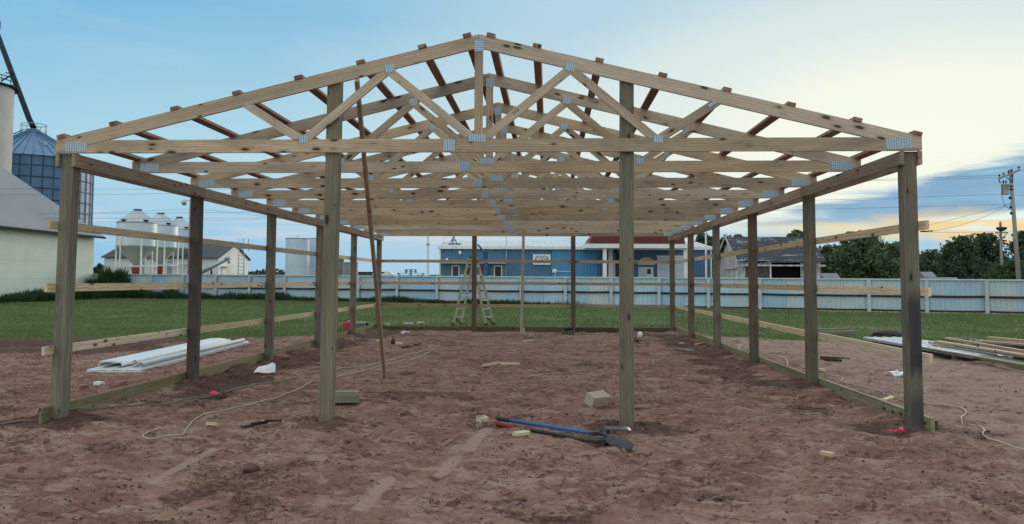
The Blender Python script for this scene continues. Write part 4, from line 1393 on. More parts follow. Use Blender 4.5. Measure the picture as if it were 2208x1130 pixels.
# ------------------------------------------------------------------ the blue store
def build_store():
    D = 75.0
    def X(px):
        return L(px, 570, D)[0]

    def Z(py, px=1150):
        return L(px, py, D)[1]
    x0, x1 = X(948), X(1534)
    ze = Z(534)
    root = far_thing('store_building', x0, D, 'long blue metal store building with white roof edge behind the fence', 'building')
    P = lambda px: X(px) - x0
    segs = [(948, 1092, 'blue_wall'), (1092, 1190, 'blue_wall'), (1190, 1288, 'blue_wall_bright'), (1288, 1534, 'blue_wall')]
    for a, b, mm in segs:
        rib_sheet(P(b) - P(a) - .01, ze, 0.3, 0.03, 0.06).build('wall', mm, root, (P(a), 0, 0))
    w = x1 - x0
    dp = 14.0
    zr = ze + 0.85
    MB().prism_x([(0.03, -.2), (dp, -.2), (dp, ze), (dp / 2, zr - .1), (0.03, ze - .01)], 0.01, w - .01).build('wall', 'teal_wall', root)
    r_ = MB().prism_x([(-.25, ze + .0), (dp / 2, zr), (dp / 2, zr + .1), (-.25, ze + .1)], -.15, w + .15).build('roof', 'roof_white', root)
    MB().prism_x([(dp + .25, ze), (dp / 2 + .01, zr), (dp / 2 + .01, zr + .1), (dp + .25, ze + .1)], -.15, w + .15).build('roof', 'roof_white', root)
    k = 0.0
    while k < w:
        MB().prism_x([(-.25, ze + .1), (dp / 2, zr + .1), (dp / 2, zr + .16), (-.25, ze + .16)], k, k + .07).build('roof_seam', 'roof_white', r_)
        k += 0.62
    MB().box(-.16, w + .16, -.33, -.255, ze - .16, ze + .10).build('eave_trim', 'white_paint', root)
    MB().box(-.03, .10, -.07, -.035, 0, ze - .16).build('corner_trim', 'white_paint', root)
    MB().box(w - .10, w + .03, -.07, -.035, 0, ze - .16).build('corner_trim', 'white_paint', root)
    # lean-to awning and the recessed office front
    za = Z(566)
    MB().prism_x([(-1.3, za - .12), (-.04, za + .06), (-.04, za + .16), (-1.3, za + .02)], P(946), P(1091)).build('awning', 'white_paint', root)
    MB().box(P(948) + .12, P(1091), -.06, -.036, 0, za - .02).build('office_front', 'teal_wall', root)

    def opening(nm, a, b, t, bot, frame_m, fill, fr=.10, y=-.062):
        o = MB().box(P(a), P(b), y - .05, y, bot, Z(t)).build(nm, frame_m, root)
        MB().box(P(a) + fr, P(b) - fr, y - .062, y - .051, bot + (0 if nm == 'door' else fr), Z(t) - fr).build('pane', fill, o)
        return o
    fl = 0.7
    d1 = opening('door', 974, 991, 573, fl, 'white_paint', 'dark_glass')
    d2 = opening('door', 1065, 1083, 573, fl, 'white_paint', 'dark_glass')
    opening('window', 1002, 1017, 575, fl + .9, 'teal_wall', 'dark_glass')
    opening('window', 1032, 1058, 575, fl + .7, 'teal_wall', 'dark_glass')
    for dd, pc_ in ((d1, 983), (d2, 1074)):
        MB().box(P(pc_) - .1, P(pc_) + .1, -.135, -.126, fl + 1.05, fl + 1.2).build('notice', 'sign_white', dd)
    MB().box(P(994), P(999), -.075, -.0625, fl + 1.0, fl + 1.35).build('notice', 'sign_white', root)
    MB().box(-1, w + 1, -3.0, 0.0, -.2, fl - .02).build('dock', 'concrete', root)
    # wall lamp, conduits, meter
    for px in (992, 964):
        MB().box(P(px) - .10, P(px) + .10, -.28, -.036, Z(544 if px == 992 else 560) - .2, Z(544 if px == 992 else 560) + .1).build('wall_lamp', 'white_paint', root)
    MB().tube([(P(1091.5), -.10, fl), (P(1091.5), -.10, Z(498))], .05, 6).build('conduit', 'galv', root)
    MB().tube([(P(1197), -.12, fl), (P(1197), -.12, Z(585)), ], .05, 6).lathe([(.16, -.2), (.24, -.1), (.24, .1), (0, .2)], 10, (P(1196), -.2, Z(584))).build('meter', 'white_paint', root)
    MB().box(P(1199), P(1232), -.10, -.04, Z(585.5), Z(585.5) + .05).build('conduit', 'white_paint', root)
    # right half: columns, pipes, entrance, roller door
    MB().box(P(1304), P(1312), -3.2, -2.9, fl, Z(530)).build('column', 'concrete', root)
    MB().box(P(1315), P(1336), -.2, -.05, fl, Z(567)).build('door', 'tank_white', root)
    for px in (1318, 1322, 1329):
        MB().tube([(P(px) + .15, -2.4, fl), (P(px) + .15, -2.4, Z(548)), (P(px), -2.4, Z(545)), (P(px), -2.4, Z(530))], .085, 6).build('pipe', 'pipe_dark', root)
    rd = MB().box(P(1420), P(1478), -.12, -.036, fl, Z(553)).build('roller_door', 'tank_white', root)
    for i in range(1, 5):
        zz = fl + (Z(553) - fl) * i / 5
        MB().box(P(1420) + .02, P(1478) - .02, -.135, -.121, zz, zz + .04).build('groove', 'galv', rd)
    for px in (1418.5, 1479):
        MB().box(P(px) - .06, P(px) + .06, -.16, -.037, fl, Z(549)).build('door_trim', 'white_paint', root)
    MB().box(P(1418) - .1, P(1480) + .06, -.165, -.037, Z(553), Z(550)).build('door_trim', 'white_paint', root)
    e1 = MB().box(P(1376), P(1390), -.14, -.037, fl, Z(575)).build('door', 'tank_white', root)
    e2 = MB().box(P(1390.5), P(1408), -.14, -.037, fl, Z(575)).build('door', 'white_paint', root)
    MB().box(P(1394.5), P(1403), -.152, -.141, Z(590), Z(578.5)).build('pane', 'dark_glass', e2)
    MB().box(P(1391.5), P(1393), -.18, -.141, Z(592), Z(590)).build('handle', 'steel_dark', e2)
    MB().box(P(1363), P(1365), -.10, -.037, fl, Z(567)).build('trim', 'white_paint', root)
    # red mansard canopy over the forecourt
    ca, cb = P(1267), P(1484)
    zf0, zf1 = L(1400, 535, 70)[1], L(1400, 526, 70)[1]
    zt_ = L(1400, 508, 70.6)[1]
    yf = -5.0
    sc_ = 70.0 / 75.0
    ca, cb = L(1264, 530, 70)[0] - x0, L(1484, 530, 70)[0] - x0
    cn = MB().box(ca, cb, yf, -.36, zf0, zf1).build('canopy', 'white_paint', root)
    prof = [(0, 0), (.12, .45), (.38, .85), (.75, 1.05)]
    hgt = zt_ - zf1 + .25
    mb = MB()
    ring = []
    for u, vz in prof:
        i_ = u * 1.3
        ring.append([(ca + .25 + i_, yf + .05 + i_, zf1 + .003 + vz * hgt), (cb - .25 - i_ * .2, yf + .05 + i_, zf1 + .003 + vz * hgt), (cb - .25 - i_ * .2, -.5, zf1 + .003 + vz * hgt), (ca + .25 + i_, -.5, zf1 + .003 + vz * hgt)])
    vs = [p for q in ring for p in q]
    fs = []
    for j in range(3):
        for i in range(4):
            fs.append((j * 4 + i, j * 4 + (i + 1) % 4, (j + 1) * 4 + (i + 1) % 4, (j + 1) * 4 + i))
    fs.append((12, 13, 14, 15))
    mb.add(vs, fs)
    cr = mb.build('canopy_roof', 'roof_red', root)
    for i in range(1, 14):
        vz = i / 14.0 * 1.0
        u = np.interp(vz, [p[1] for p in prof], [p[0] for p in prof])
        i_ = u * 1.3
        MB().box(ca + .25 + i_, cb - .25 - i_ * .2, yf + .01 + i_, yf + .05 + i_, zf1 + vz * hgt, zf1 + vz * hgt + .03).build('shingle_course', 'roof_red', cr)
    for px in (1304, 1478):
        xx = L(px, 560, 70.4)[0] - x0
        MB().box(xx - .16, xx + .16, yf + .3, yf + .62, fl - .1, zf0).build('column', 'white_paint', root)
    MB().tube([(L(1381, 513, 71)[0] - x0, -3.9, L(1381, 513.5, 71)[1] + .25), (L(1438, 513, 71)[0] - x0, -3.9, L(1438, 513.5, 71)[1] + .25)], .20, 12).build('duct', 'tank_white', root)
    # pale arch over the entrance with a line of small dark lettering
    asx = P(1392.5)
    zb_ = Z(570.5)
    pts = [(-.80, 0), (.80, 0), (.80, .16)] + [(.72 * math.cos(a), .16 + .56 * math.sin(a)) for a in [math.pi * k / 14 for k in range(15)]] + [(-.80, .16)]
    sg = tag(empty('arch_sign', W3(x0 + asx, D - .2, zb_), YAW), 'small pale arch shaped sign above the white entrance door', 'sign')
    MB().prism(pts, -.05, 0).build('board', 'cream_sign', sg)
    for i, (dx, w_) in enumerate([(-.38, .10), (-.26, .05), (-.12, .12), (.0, .07), (.09, .09), (.20, .08), (.30, .09), (.40, .07)]):
        MB().box(dx - w_ / 2, dx + w_ / 2, -.056, -.051, .34 + .01 * (i % 2), .47 - .015 * (i % 3)).build('lettering', 'sign_ink', sg)
    # the co-op sign
    a, zt2 = L(1149, 548.5, D)
    b, zb2 = L(1187, 571, D)
    wS, hS = b - a, zt2 - zb2
    sg = tag(empty('coop_sign', W3((a + b) / 2, D - .10, (zt2 + zb2) / 2), YAW), 'white rectangular sign with two joined rings and COOP lettering on the blue wall', 'sign')
    MB().box(-wS / 2, wS / 2, -.16, .06, -hS / 2, hS / 2).build('panel', 'sign_white', sg)
    rr = .36 * hS
    cx = .235 * wS * .72
    for sgn in (-1, 1):
        mb = MB()
        N = 40
        vs, fs = [], []
        for i in range(N + 1):
            a_ = math.pi * 2 * i / N
            x_, z_ = math.cos(a_), math.sin(a_)
            for r__ in (rr, rr * .82):
                vs.append((sgn * cx + x_ * r__, -.166, z_ * r__))
        for i in range(N):
            # leave out the arc that lies inside the other ring
            mx_ = sgn * cx + math.cos(math.pi * 2 * (i + .5) / N) * rr
            mz_ = math.sin(math.pi * 2 * (i + .5) / N) * rr
            if math.hypot(mx_ + sgn * cx, mz_) < rr * .94:
                continue
            fs.append((2 * i, 2 * i + 1, 2 * i + 3, 2 * i + 2))
        mb.add(vs, fs).build('ring', 'sign_ink', sg)
    me = text_mesh('COOP', hS * .40, 'sign_ink', .002)
    o = put('lettering', me, sg, (0, -.165, -hS * .0), (math.pi / 2, 0, 0))
    o.scale = (1.0, 1.15, 1)
    # dish and mast on the roof
    xd, zd = L(980, 527, 77)
    ds = far_thing('satellite_dish', xd, 77, 'grey satellite dish on a stand on the store roof', 'satellite dish', z=ze + .15)
    zz = zd - ze - .15
    MB().box(-.6, .6, -.3, .3, 0, max(zz, .1) + .08).build('base', 'steel_dark', ds)
    MB().lathe([(0, 0), (.22, .03), (.42, .12), (.55, .22)], 20).build('bowl', 'galv', ds, (0.05, 0, zz + .55), (0, -1.15, 0))
    MB().tube([(.2, 0, zz), (.1, 0, zz + .5)], .04, 6).tube([(-.25, 0, zz), (.1, 0, zz + .45)], .03, 6).build('strut', 'steel_dark', ds)
    xm, zm = L(957, 500, 78)
    ms = far_thing('antenna_mast', xm, 78, 'thin white antenna mast on the left end of the store roof', 'antenna', z=ze + .1)
    MB().tube([(0, 0, 0), (0, 0, zm - ze)], .03, 6).tube([(.28, 0, 0), (.28, 0, zm - ze - .3)], .02, 6).build('mast', 'white_paint', ms)
    for i in range(3):
        MB().tube([(-.15 - .1 * i, 0, .5 + .35 * i), (.45 - .1 * i, 0, .5 + .35 * i)], .018, 5).build('bar', 'white_paint', ms)
    # blue swing-arm post in front of the office
    xb, zt3 = L(1048, 543, 70)
    bl = far_thing('blue_hoist', xb, 70, 'tall blue post with a slanted swing arm in front of the store office', 'hoist')
    MB().lathe([(.26, -.1), (.26, zt3 - 1.3), (.18, zt3 - 1.2), (.18, zt3)], 14).build('post', 'blue_steel', bl)
    xe_, ze_ = L(1030, 527, 70)
    MB().tube([(0, 0, zt3 - .25), (xe_ - xb, 0, ze_)], .075, 8).build('arm', 'blue_steel', bl)
    MB().tube([(-.18, -.05, zt3 - .2), (-.32, -.05, zt3 - .6), (-.30, -.05, zt3 - 1.5)], .03, 6).build('hose', 'blue_steel', bl)
    MB().tube([(-.35, 0, 1.2), (-.35, 0, 1.9), (.35, 0, 1.9), (.35, 0, 1.2)], .05, 6).build('bracket', 'white_paint', bl)


build_store()


# ------------------------------------------------------------------ the old barn
def build_old_barn():
    D = 65.0
    x0, _ = L(1595, 570, D)
    x1, ze = L(1770, 558, D)
    dp = 6.4
    _, zr = L(1600, 511, D + dp / 2)
    root = far_thing('old_barn', x0, D, 'derelict grey weathered barn with patchy shingle roof and black door opening', 'barn')
    w = x1 - x0

    def P(px):
        return L(px, 570, D)[0] - x0

    def Z(py):
        return L(1680, py, D)[1]
    # boards of the left gable, one by one with slight steps
    k = 0.0
    mb = MB()
    while k < dp - .01:
        bw = min(random.uniform(.15, .22), dp - k)
        zt = ze - .1 + (zr - ze) * (1 - abs(k + bw / 2 - dp / 2) / (dp / 2))
        j = random.uniform(-.025, .0)
        mb.box(j, .05, k, k + bw - .012, -.1 + random.uniform(0, .1), zt - .05)
        k += bw
    mb.build('siding', 'old_boards', root)
    MB().box(-.16, -.03, 0.6, 4.0, Z(577.5) - .08, Z(577.5) + .08).build('ledge_board', 'old_boards', root)
    # front wall around the opening
    oa, ob, oz = P(1662.5), P(1726), Z(569)
    for a, b, mm in ((0.06, P(1608), 'old_boards'), (P(1608), oa - .12, 'brown_boards'), (ob + .05, w, 'old_boards')):
        mb = MB()
        k = a
        while k < b - .01:
            bw = min(random.uniform(.15, .22), b - k)
            zt = Z(575.5) if mm == 'brown_boards' else ze - .15
            mb.box(k, k + bw - .012, random.uniform(-.03, 0), .05, -.1, zt - random.uniform(0, .05))
            k += bw
        mb.build('siding', mm, root)
    mb = MB()
    k = P(1608)
    while k < oa - .15:
        mb.box(k, k + .17, random.uniform(-.02, 0), .05, Z(575), ze - .3 - random.uniform(0, .2) * (random.random() < .4))
        k += .19
    mb.build('siding', 'old_boards', root)
    MB().box(oa - .12, oa, -.06, .04, -.1, oz + .1).build('door_jamb', 'white_paint', root)
    MB().box(ob, ob + .05, -.05, .04, -.1, oz + .1).build('door_jamb', 'old_boards', root)
    MB().box(oa - .5, w, -.045, .045, oz + .11, ze - .15).build('lintel', 'old_boards', root)
    MB().box(0.1, w - .05, dp - .1, dp, -.1, ze).build('back_wall', 'brown_boards', root)
    mb = MB()
    mb.prism_x([(.02, -.1), (dp, -.1), (dp, ze - .1), (dp / 2, zr - .1), (.02, ze - .1)], w - .06, w)
    mb.build('siding', 'old_boards', root)
    MB().box(.1, w - .1, 1.6, 1.7, -.1, ze - .2).build('shade_sheet', 'void_shade', root)  # added black sheet standing in for the dark inside the opening
    MB().box(.1, w - .1, .1, dp - .1, -.12, -.05).build('floor', 'soil_dark', root)
    # roof: two slopes made of shingle courses with ragged lower edge
    n = 12
    for sgn in (0, 1):
        ya, yb = (-.45, dp / 2) if sgn == 0 else (dp + .45, dp / 2 + .001)
        za = ze - .45 * (zr - ze) / (dp / 2)
        for i in range(n):
            f0, f1 = i / n, (i + 1.25) / n
            f1 = min(f1, 1.0)
            p0, p1 = (ya + (yb - ya) * f0, za + (zr - za) * f0), (ya + (yb - ya) * f1, za + (zr - za) * f1)
            t_ = .035
            mb = MB()
            k = -.3
            while k < w + .3:
                bw = random.uniform(.5, 1.1)
                k2 = min(k + bw, w + .3)
                if i == 0 and sgn == 0 and .1 < k < 1.4 and random.random() < .6:
                    k = k2
                    continue
                e_ = random.uniform(0, .012)
                mb.prism_x([(p0[0], p0[1] + e_ + .03), (p1[0], p1[1]), (p1[0], p1[1] + .03), (p0[0], p0[1] + t_ + e_ + .03)], k, k2)
                k = k2
            mb.build('shingle_course', 'old_shingles', root)
    MB().box(-.25, w + .25, -.47, -.41, ze - .62, ze - .50).build('eave_board', 'old_boards', root)
    # left rake boards
    for sgn in (0, 1):
        ya, yb = (-.45, dp / 2) if sgn == 0 else (dp + .45, dp / 2)
        za = ze - .45 * (zr - ze) / (dp / 2)
        MB().beam((-.33, ya, za - .02), (-.33, yb, zr - .02), .05, .16).build('rake_board', 'old_boards', root)


build_old_barn()


# ------------------------------------------------------------------ trees
def make_tree(name, px, base_y, D, top_y, half_px, label, matname, cat='tree', group=None, trunk=True, blobs=14, leaf=0.22, dens=1.0, seed=0, low=0.18):
    r = np.random.default_rng(100 + seed)
    x, zt = L(px, top_y, D)
    wd = half_px / F * D
    root = far_thing(name, x, D, label, cat, group)
    ht = zt
    cz0 = ht * low
    centers = []
    mb = MB()
    for i in range(blobs):
        f = (i + .5) / blobs
        a = r.random() * 6.28
        zc_ = cz0 + (ht - cz0) * (0.18 + 0.74 * f)
        prof = math.sin(math.pi * min(1, max(0, (zc_ - cz0) / (ht - cz0))) ** 0.75) ** 0.6
        rad = wd * (0.22 + 0.55 * r.random()) * prof
        c = np.array([math.cos(a) * rad, math.sin(a) * rad * .8, zc_])
        s = wd * (0.26 + 0.20 * r.random()) * (0.65 + .5 * prof)
        centers.append((c, s))
    for sgn in (-1, 1):
        centers.append((np.array([sgn * wd * .55, 0, cz0 + (ht - cz0) * .32]), wd * .42))
    centers.append((np.array([0, 0, ht - wd * .33]), wd * .33))
    if trunk:
        tr_ = 0.03 * ht + .05
        mb.tube([(0, 0, -.2), (r.normal(0, .1), 0, ht * .3), (r.normal(0, .2), 0, ht * .72)], tr_, 8, r1=tr_ * .35)
        for c, s in centers:
            p = Vector((0, 0, ht * (.18 + .3 * r.random())))
            q = Vector(c) * .5 + p * .5 + Vector((0, 0, .2))
            mb.tube([p, q, Vector(c)], tr_ * .42, 6, r1=tr_ * .10)
        mb.build('trunk', 'bark', root)
    P_, Nn = [], int(330 * dens)
    for c, s in centers:
        # sub clumps on the surface of each blob, leaves inside sub clumps
        k = 9
        for j in range(k):
            d = r.normal(size=3)
            d /= np.linalg.norm(d)
            cc_ = c + d * s * (0.55 + .75 * r.random()) * np.array([1, 1, .85])
            m_ = int(Nn / k * (0.5 + r.random()))
            P_.append(cc_ + r.normal(size=(m_, 3)) * s * 0.23 * (0.6 + .8 * r.random()))
    P_ = np.concatenate(P_)
    P_ = P_[(P_[:, 2] > cz0 * .5) & (P_[:, 2] < ht * 1.03)]
    n = len(P_)
    u = r.normal(size=(n, 3))
    u /= np.linalg.norm(u, axis=1)[:, None]
    v = np.cross(u, r.normal(size=(n, 3)))
    v /= np.linalg.norm(v, axis=1)[:, None]
    sz = leaf * (0.6 + .8 * r.random((n, 1)))
    co = np.stack([P_ - u * sz, P_ + v * sz * .55, P_ + u * sz, P_ - v * sz * .55], 1).reshape(-1, 3)
    q = np.arange(n * 4).reshape(-1, 4)
    put('crown', tri_mesh('crown', co, q, matname), root)


TG = 'trees beyond the fence on the right'
make_tree('broadleaf_tree', 1802, 600, 96, 530, 46, 'dark round tree just right of the old barn', 'leaf_dark', group=TG, seed=1)
make_tree('broadleaf_tree', 1868, 600, 92, 503, 66, 'tallest tree between the right hand barn posts', 'leaf_mid', group=TG, seed=2, blobs=18, dens=1.2)
make_tree('broadleaf_tree', 1925, 600, 99, 524, 50, 'leafy tree standing behind the front right corner post', 'leaf_mid', group=TG, seed=3)
make_tree('broadleaf_tree', 1832, 600, 104, 526, 40, 'bushy tree behind the dark round tree', 'leaf_mid', group=TG, seed=13)
make_tree('broadleaf_tree', 2010, 600, 118, 541, 42, 'small far tree right of the front right post', 'leaf_dark', group=TG, seed=4, dens=.8)
make_tree('broadleaf_tree', 1975, 600, 110, 556, 32, 'low tree half hidden behind the front right post', 'leaf_dark', group=TG, seed=14, dens=.8)
make_tree('broadleaf_tree', 2078, 600, 100, 513, 52, 'dense dark tree left of the nest pole', 'leaf_dark', group=TG, seed=5, blobs=18, dens=1.2)
make_tree('broadleaf_tree', 2132, 600, 108, 506, 50, 'dark tree directly behind the nest pole', 'leaf_dark', group=TG, seed=6, dens=1.1)
make_tree('broadleaf_tree', 2196, 600, 104, 502, 56, 'dark tree behind the leaning utility pole', 'leaf_dark', group=TG, seed=7, dens=1.2)
make_tree('broadleaf_tree', 2275, 600, 100, 520, 50, 'dark tree cut by the right edge of the picture', 'leaf_dark', group=TG, seed=8, dens=.7)
make_tree('leafy_bush', 2180, 600, 66, 563, 46, 'paler green bush close behind the fence at the right edge', 'leaf_light', 'bush', seed=9, trunk=True, leaf=.13, low=.02, blobs=10, dens=1.3)
make_tree('broadleaf_tree', 1722, 600, 84, 499, 34, 'tree whose tips rise over the old barn roof', 'leaf_mid', group=TG, seed=10, dens=.9)
make_tree('broadleaf_tree', 1512, 600, 92, 507, 42, 'dark tree behind the right end of the blue store', 'leaf_dark', group=TG, seed=11)
make_tree('broadleaf_tree', 1565, 600, 95, 512, 36, 'dark tree between the blue store and the old barn', 'leaf_dark', group=TG, seed=12)
make_tree('broadleaf_tree', 1592, 600, 84, 507, 24, 'narrow tree peeking over the left end of the old barn roof', 'leaf_dark', group=TG, seed=15, dens=.7)
make_tree('leafy_bush', 214, 600, 90, 570, 12, 'small bush between the cream building and the white shed', 'leaf_dark', 'bush', seed=16, trunk=True, leaf=.16, low=.05, dens=.5)

# the far wooded skyline
def build_skyline():
    n = 42000
    a = (rng.random(n) * 2 - 1) * 0.95
    d = 330 + 180 * rng.random(n)
    x = np.tan(a) * d
    hh = 3.6 + 3.2 * (vnoise(x * .018, d * 0.0 + 3, 61) + .4) + 1.6 * (vnoise(x * .09, d * .0 + 8, 62))
    z = np.clip(rng.random(n) ** .7 * hh, 0, None)
    p = np.stack([CAM.x + HF.x * d + RT.x * x, CAM.y + HF.y * d + RT.y * x, z], -1)
    s = 0.9
    u = rng.normal(size=(n, 3))
    u /= np.linalg.norm(u, axis=1)[:, None]
    v = np.cross(u, rng.normal(size=(n, 3)))
    v /= np.linalg.norm(v, axis=1)[:, None]
    co = np.stack([p - u * s, p + v * s * .6, p + u * s, p - v * s * .6], 1).reshape(-1, 3)
    tag(put('far_woods', tri_mesh('far_woods', co, np.arange(n * 4).reshape(-1, 4), 'leaf_far')), 'low green strip of far woods along the horizon', 'woods', kind='stuff')


build_skyline()

# pale roofs showing between the trees
for px, py, D, w_, lab in ((1787, 589, 88, .7, 'pale roofed shed showing under the trees right of the barn'), (1997, 586, 84, .45, 'low pale roofed shed beside the small far tree'), (2030, 598, 80, 1.3, 'low grey roofed shed just above the fence')):
    x, z = L(px, py, D)
    root = far_thing('small_shed', x, D, lab, 'shed')
    MB().box(-w_, w_, -.7, .7, -.1, z - .55).build('wall', 'shed_white', root)
    MB().prism_x([(-.9, z - .55), (.9, z - .55), (0, z)], -w_ - .2, w_ + .2).build('roof', 'roof_grey', root)


# ------------------------------------------------------------------ poles and wires
def build_utility_pole():
    D = 52.0
    xb, _ = L(2197, 604, D)
    xt, zt = L(2178.5, 366, D)
    lean = (xt - xb)
    root = far_thing('utility_pole', xb, D, 'leaning grey wooden utility pole with crossarm and transformer', 'utility pole')
    sl = lean / (zt - 1.5)

    def at_z(z):
        return sl * (z - 1.5)
    MB().tube([(at_z(-.3), 0, -.3), (at_z(zt), 0, zt)], .15, 12, r1=.105).build('pole', 'pole_wood', root)
    za = L(2172, 377, D)[1]
    c = at_z(za)
    xl, zl = L(2150, 386, D)
    xr, zr = L(2196, 367, D)
    MB().beam((xl - xb, -.16, zl), (xr - xb, -.16, zr), .11, .12).build('crossarm', 'pole_wood', root)
    MB().beam((xl - xb + .5, -.17, zl + .1), (at_z(za - .55), -.13, za - .5), .04, .04).beam((xr - xb - .45, -.17, zr - .15), (at_z(za - .55), -.13, za - .5), .04, .04).build('brace', 'steel_dark', root)
    for f in (.04, .24, .46, .62, .95):
        px_, pz = xl - xb + (xr - xl) * f, zl + (zr - zl) * f
        MB().lathe([(.02, 0), (.02, .08), (.06, .09), (.06, .16), (.03, .20), (0, .20)], 10, (px_, -.16, pz + .055)).build('insulator', 'steel_dark', root)
    MB().tube([(xl - xb + .02, -.16, zl - .05), (xl - xb + .08, -.16, zl - .28), (xl - xb + .22, -.16, zl - .2)], .03, 6).build('cutout', 'steel_dark', root)
    xc_, zc_ = L(2165, 408, D)
    tr_ = MB().lathe([(0, -.36), (.22, -.36), (.23, -.30), (.23, .26), (.25, .27), (.25, .31), (0, .36)], 18).build('transformer', 'galv', root, (xc_ - xb, -.1, zc_))
    for dx in (-.08, .08):
        MB().lathe([(.04, .33), (.05, .40), (.035, .45), (.05, .5), (.02, .58), (0, .58)], 8, (dx, 0, 0)).build('bushing', 'steel_dark', tr_)
    MB().box(.22, at_z(zc_) - (xc_ - xb) , -.05, .05, -.05, .02).box(.22, at_z(zc_) - (xc_ - xb), -.05, .05, .16, .22).build('bracket', 'steel_dark', tr_)
    for py_ in (447, 460, 427):
        _, zz = L(2184, py_, D)
        MB().lathe([(.03, -.09), (.07, -.05), (.07, .05), (.03, .09)], 10, (at_z(zz) - .2, -.05, zz)).box(at_z(zz) - .2, at_z(zz) - .06, -.07, -.03, -.03 + zz, .03 + zz).build('bracket', 'steel_dark', root)
    MB().tube([(xc_ - xb - .1, -.2, zc_ + .4), (xc_ - xb - .3, -.22, zc_ - .4), (xc_ - xb - .15, -.25, zc_ - 1.1), (xc_ - xb + .25, -.22, zc_ - 1.35)], .018, 6).build('drop_wire', 'wire', root)
    return xb, D, at_z, (xl, zl, xr, zr)


UB = build_utility_pole()


def build_nest_pole():
    D = 95.0
    x, zt = L(2157, 478, D)
    root = far_thing('nest_pole', x, D, 'grey pole with crossarm carrying a round bird nest in front of the trees', 'utility pole')
    MB().tube([(0, 0, -.2), (0, 0, zt - .9)], .17, 10, r1=.14).build('pole', 'pole_wood', root)
    MB().tube([(0, 0, zt - .9), (0, 0, zt)], .13, 10).build('top_stub', 'red_cap', root)
    _, zn = L(2157, 494, D)
    MB().lathe([(0, -.26), (.25, -.22), (.52, -.05), (.60, .14), (.48, .22), (.0, .16)], 14).build('nest', 'nest_twigs', root, (.05, -.1, zn))
    _, za = L(2157, 502, D)
    MB().box(-.75, .75, -.24, -.14, za - .08, za + .08).build('crossarm', 'pole_wood', root)
    MB().beam((-.6, -.19, za - .05), (0, -.16, za - .6), .06, .06).beam((.6, -.19, za - .05), (0, -.16, za - .8), .06, .06).build('brace', 'steel_dark', root)


build_nest_pole()


def build_lamp():
    D = 60.0
    x, z = L(397, 436, D)
    xp = L(411, 436, D)[0]
    root = far_thing('yard_lamp', xp, D, 'grey yard lamp on an arm behind the second left post', 'street lamp')
    MB().tube([(0, 0, -.2), (0, 0, z + .3)], .09, 10, r1=.07).build('pole', 'pole_wood', root)
    MB().tube([(0, 0, z + .15), (x - xp + .1, 0, z + .08)], .03, 6).build('arm', 'galv', root)
    MB().lathe([(0, .22), (.10, .2), (.13, .1), (.21, .02), (.19, -.10), (.10, -.22), (0, -.25)], 14).build('lamp_head', 'galv', root, (x - xp, 0, z))


build_lamp()


def wire(pts, D0, D1, label, r=.0085, sag=.25):
    """overhead line through pixels pts[0] -> pts[-1] at distances D0..D1, hanging in a shallow curve"""
    x0, z0 = L(*pts[0], D0)
    x1, z1 = L(*pts[1], D1)
    P = []
    for i in range(25):
        f = i / 24
        P.append(W3(x0 + (x1 - x0) * f, D0 + (D1 - D0) * f, z0 + (z1 - z0) * f - sag * 4 * f * (1 - f)))
    o = MB().tube([p - P[0] for p in P], r, 5, False).build('power_line', 'wire', None, P[0])
    tag(o, label, 'power line', 'overhead lines')


xl_, zl_, xr_, zr_ = UB[3]
for (a, D0, b, D1, lab) in (
        ((-260, 405), 56, (2153, 383), 52, 'overhead wire to the left insulator of the leaning pole'),
        ((-260, 420), 56, (2162, 378), 52.2, 'overhead wire to the inner insulator of the leaning pole'),
        ((-260, 462), 58, (2183, 418), 52, 'overhead wire passing the transformer of the leaning pole'),
        ((-260, 470), 58, (2185, 440), 52, 'overhead wire ending below the transformer'),
        ((1250, 640), 62, (2180, 441), 52, 'overhead service wire sloping down from the leaning pole to the left'),
        ((1990, 500), 44, (2182, 436), 52, 'steep overhead service wire near the leaning pole'),
        ((1975, 500), 44, (2440, 470), 60, 'low overhead wire in front of the nest pole'),
        ((2196, 366), 52, (2500, 420), 60, 'overhead wire leaving the crossarm to the right'),
        ((2186, 420), 52, (2500, 418), 60, 'overhead wire leaving the transformer to the right'),
        ((-200, 478), 70, (1000, 458), 75, 'faint overhead wire crossing above the hopper bins'),
        ((-200, 452), 70, (414, 450), 60, 'overhead wire from the left ending at the yard lamp'),
        ((414, 449), 60, (1100, 500), 85, 'overhead wire from the yard lamp to the right')):
    wire((a, b), D0, D1, lab, sag=.35)
# three small birds' worth of clips on the low wire: a splice bundle
p = W3(*[L(1998, 499, 46)[0], 46], L(1998, 499, 46)[1])
tag(MB().tube([(-.35, 0, -.01), (-.2, 0, .02), (0, 0, .0), (.2, 0, .03), (.35, 0, .02)], .04, 6).build('wire_splice', 'wire', None, p, (0, 0, YAW)), 'dark splice bundle on the overhead wire right of the corner post', 'wire splice')

# ------------------------------------------------------------------ things lying about the site
def GG(px, py, dz=0.0):
    """point of the real ground under a pixel"""
    p = G(px, py)
    for _ in range(3):
        p = G(px, py, gz(p.x, p.y) + dz)
    return p


def smooth_path(pts, n=6):
    pts = [Vector(p) for p in pts]
    P = [pts[0]] + pts + [pts[-1]]
    out = []
    for i in range(1, len(P) - 2):
        for k in range(n):
            t_ = k / n
            a, b, c, d = P[i - 1], P[i], P[i + 1], P[i + 2]
            out.append(0.5 * ((2 * b) + (-a + c) * t_ + (2 * a - 5 * b + 4 * c - d) * t_ ** 2 + (-a + 3 * b - 3 * c + d) * t_ ** 3))
    out.append(pts[-1])
    return out


